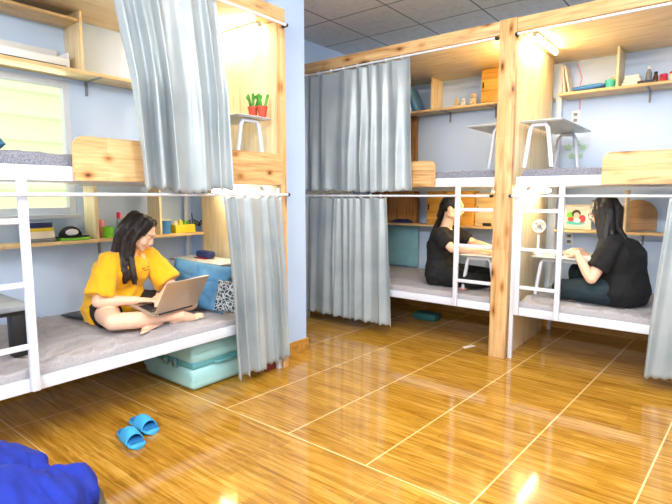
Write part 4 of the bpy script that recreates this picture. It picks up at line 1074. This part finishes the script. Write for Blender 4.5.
S.append(([L_(.05,-.04,.09), L_(.085,-.03,.0), L_(.08,-.04,-.07), (-.68,4.22,.93), (-.70,4.21,.85)], .022, .012, 9, .018))
hair(r_, L_, R_, S, 'hair_black', seed=8)
b = tube(bmesh.new(), [L_(-.080,-.005,.004), L_(-.074,.05,.008), L_(-.058,.086,.008)], .0022, 8); tube(b, [L_(.080,-.005,.004), L_(.074,.05,.008), L_(.058,.086,.008)], .0022, 8); tube(b, [L_(-.010,.094,.006), L_(0,.097,.009), L_(.010,.094,.006)], .002, 6)
for s in (-1, 1): torus(b, L_(s*.034,.092,.0), .0235, .0024, L_(0,1,0)-L_(0,0,0), 24, 6)
obj('glasses', b, 'black_plastic', r_)
# ------------------------------------------------------------ lights and camera
def area(name, loc, target, sx, sy, power, col):
    l = bpy.data.lights.new(name, 'AREA'); l.shape = 'RECTANGLE'; l.size = sx; l.size_y = sy; l.energy = power; l.color = col
    o = bpy.data.objects.new(name, l); C.objects.link(o); o.location = loc
    o.rotation_euler = (V(target)-V(loc)).to_track_quat('-Z', 'Y').to_euler(); return o
area('rear_fill_light', (-.35, RY-.15, 1.7), (-.9, 3, 1.3), 3.0, 1.7, 30, (.90, .95, 1))  # unseen fill added behind the camera to brighten the room
area('wall_fill_light', (-.6, RY+.06, 2.55), (-1.4, 3, 2.3), 2.4, .12, 95, (1, .98, .95))  # added strip high on the front wall, brightens ceiling and bunks
area('ceiling_fill_strip', (-.7, 2.3, 2.83), (-.9, 3.0, 0), 1.6, .15, 20, (1, .98, .95))  # added overhead fill for the far side, no fixture behind it
area('ceiling_fill_strip', (-.1, 1.2, 2.83), (-1.6, 1.4, .8), .15, 1.6, 26, (1, .98, .95))  # second added overhead strip, aimed towards the near left bunk
area('wall_fill_light', (RX-.06, 1.8, 2.55), (-3, 2.2, 1.8), .12, 2.4, 50, (1, .98, .95))  # invented strip on the right wall, fills the left bunk interior
area('window_daylight', (WX+.05, .80, 1.6), (0, .9, 1.2), 1.5, .9, 7, (.95, 1, .82))
area('ceiling_fill_panel', (-.3, 1.0, 2.80), (-.3, 1.0, 0), 1.4, 1.0, 16, (1, .98, .95))  # extra downward fill added out of view above the floor
w = bpy.data.worlds.new('world'); bpy.context.scene.world = w; w.use_nodes = True
w.node_tree.nodes['Background'].inputs[0].default_value = (.85, .92, 1, 1); w.node_tree.nodes['Background'].inputs[1].default_value = .3
cd = bpy.data.cameras.new('camera'); cam = bpy.data.objects.new('camera', cd); C.objects.link(cam)
cd.sensor_width = 36; cd.lens = 495/672*36; cd.clip_start = .05
cam.location = (0, 0, 1.25); cam.rotation_euler = (PI/2-math.atan(57/495), 0, math.radians(38.35))
sc_ = bpy.context.scene; sc_.camera = cam
sc_.view_settings.view_transform = 'Standard'; sc_.view_settings.look = 'None'; sc_.view_settings.exposure = .8; sc_.view_settings.gamma = 1
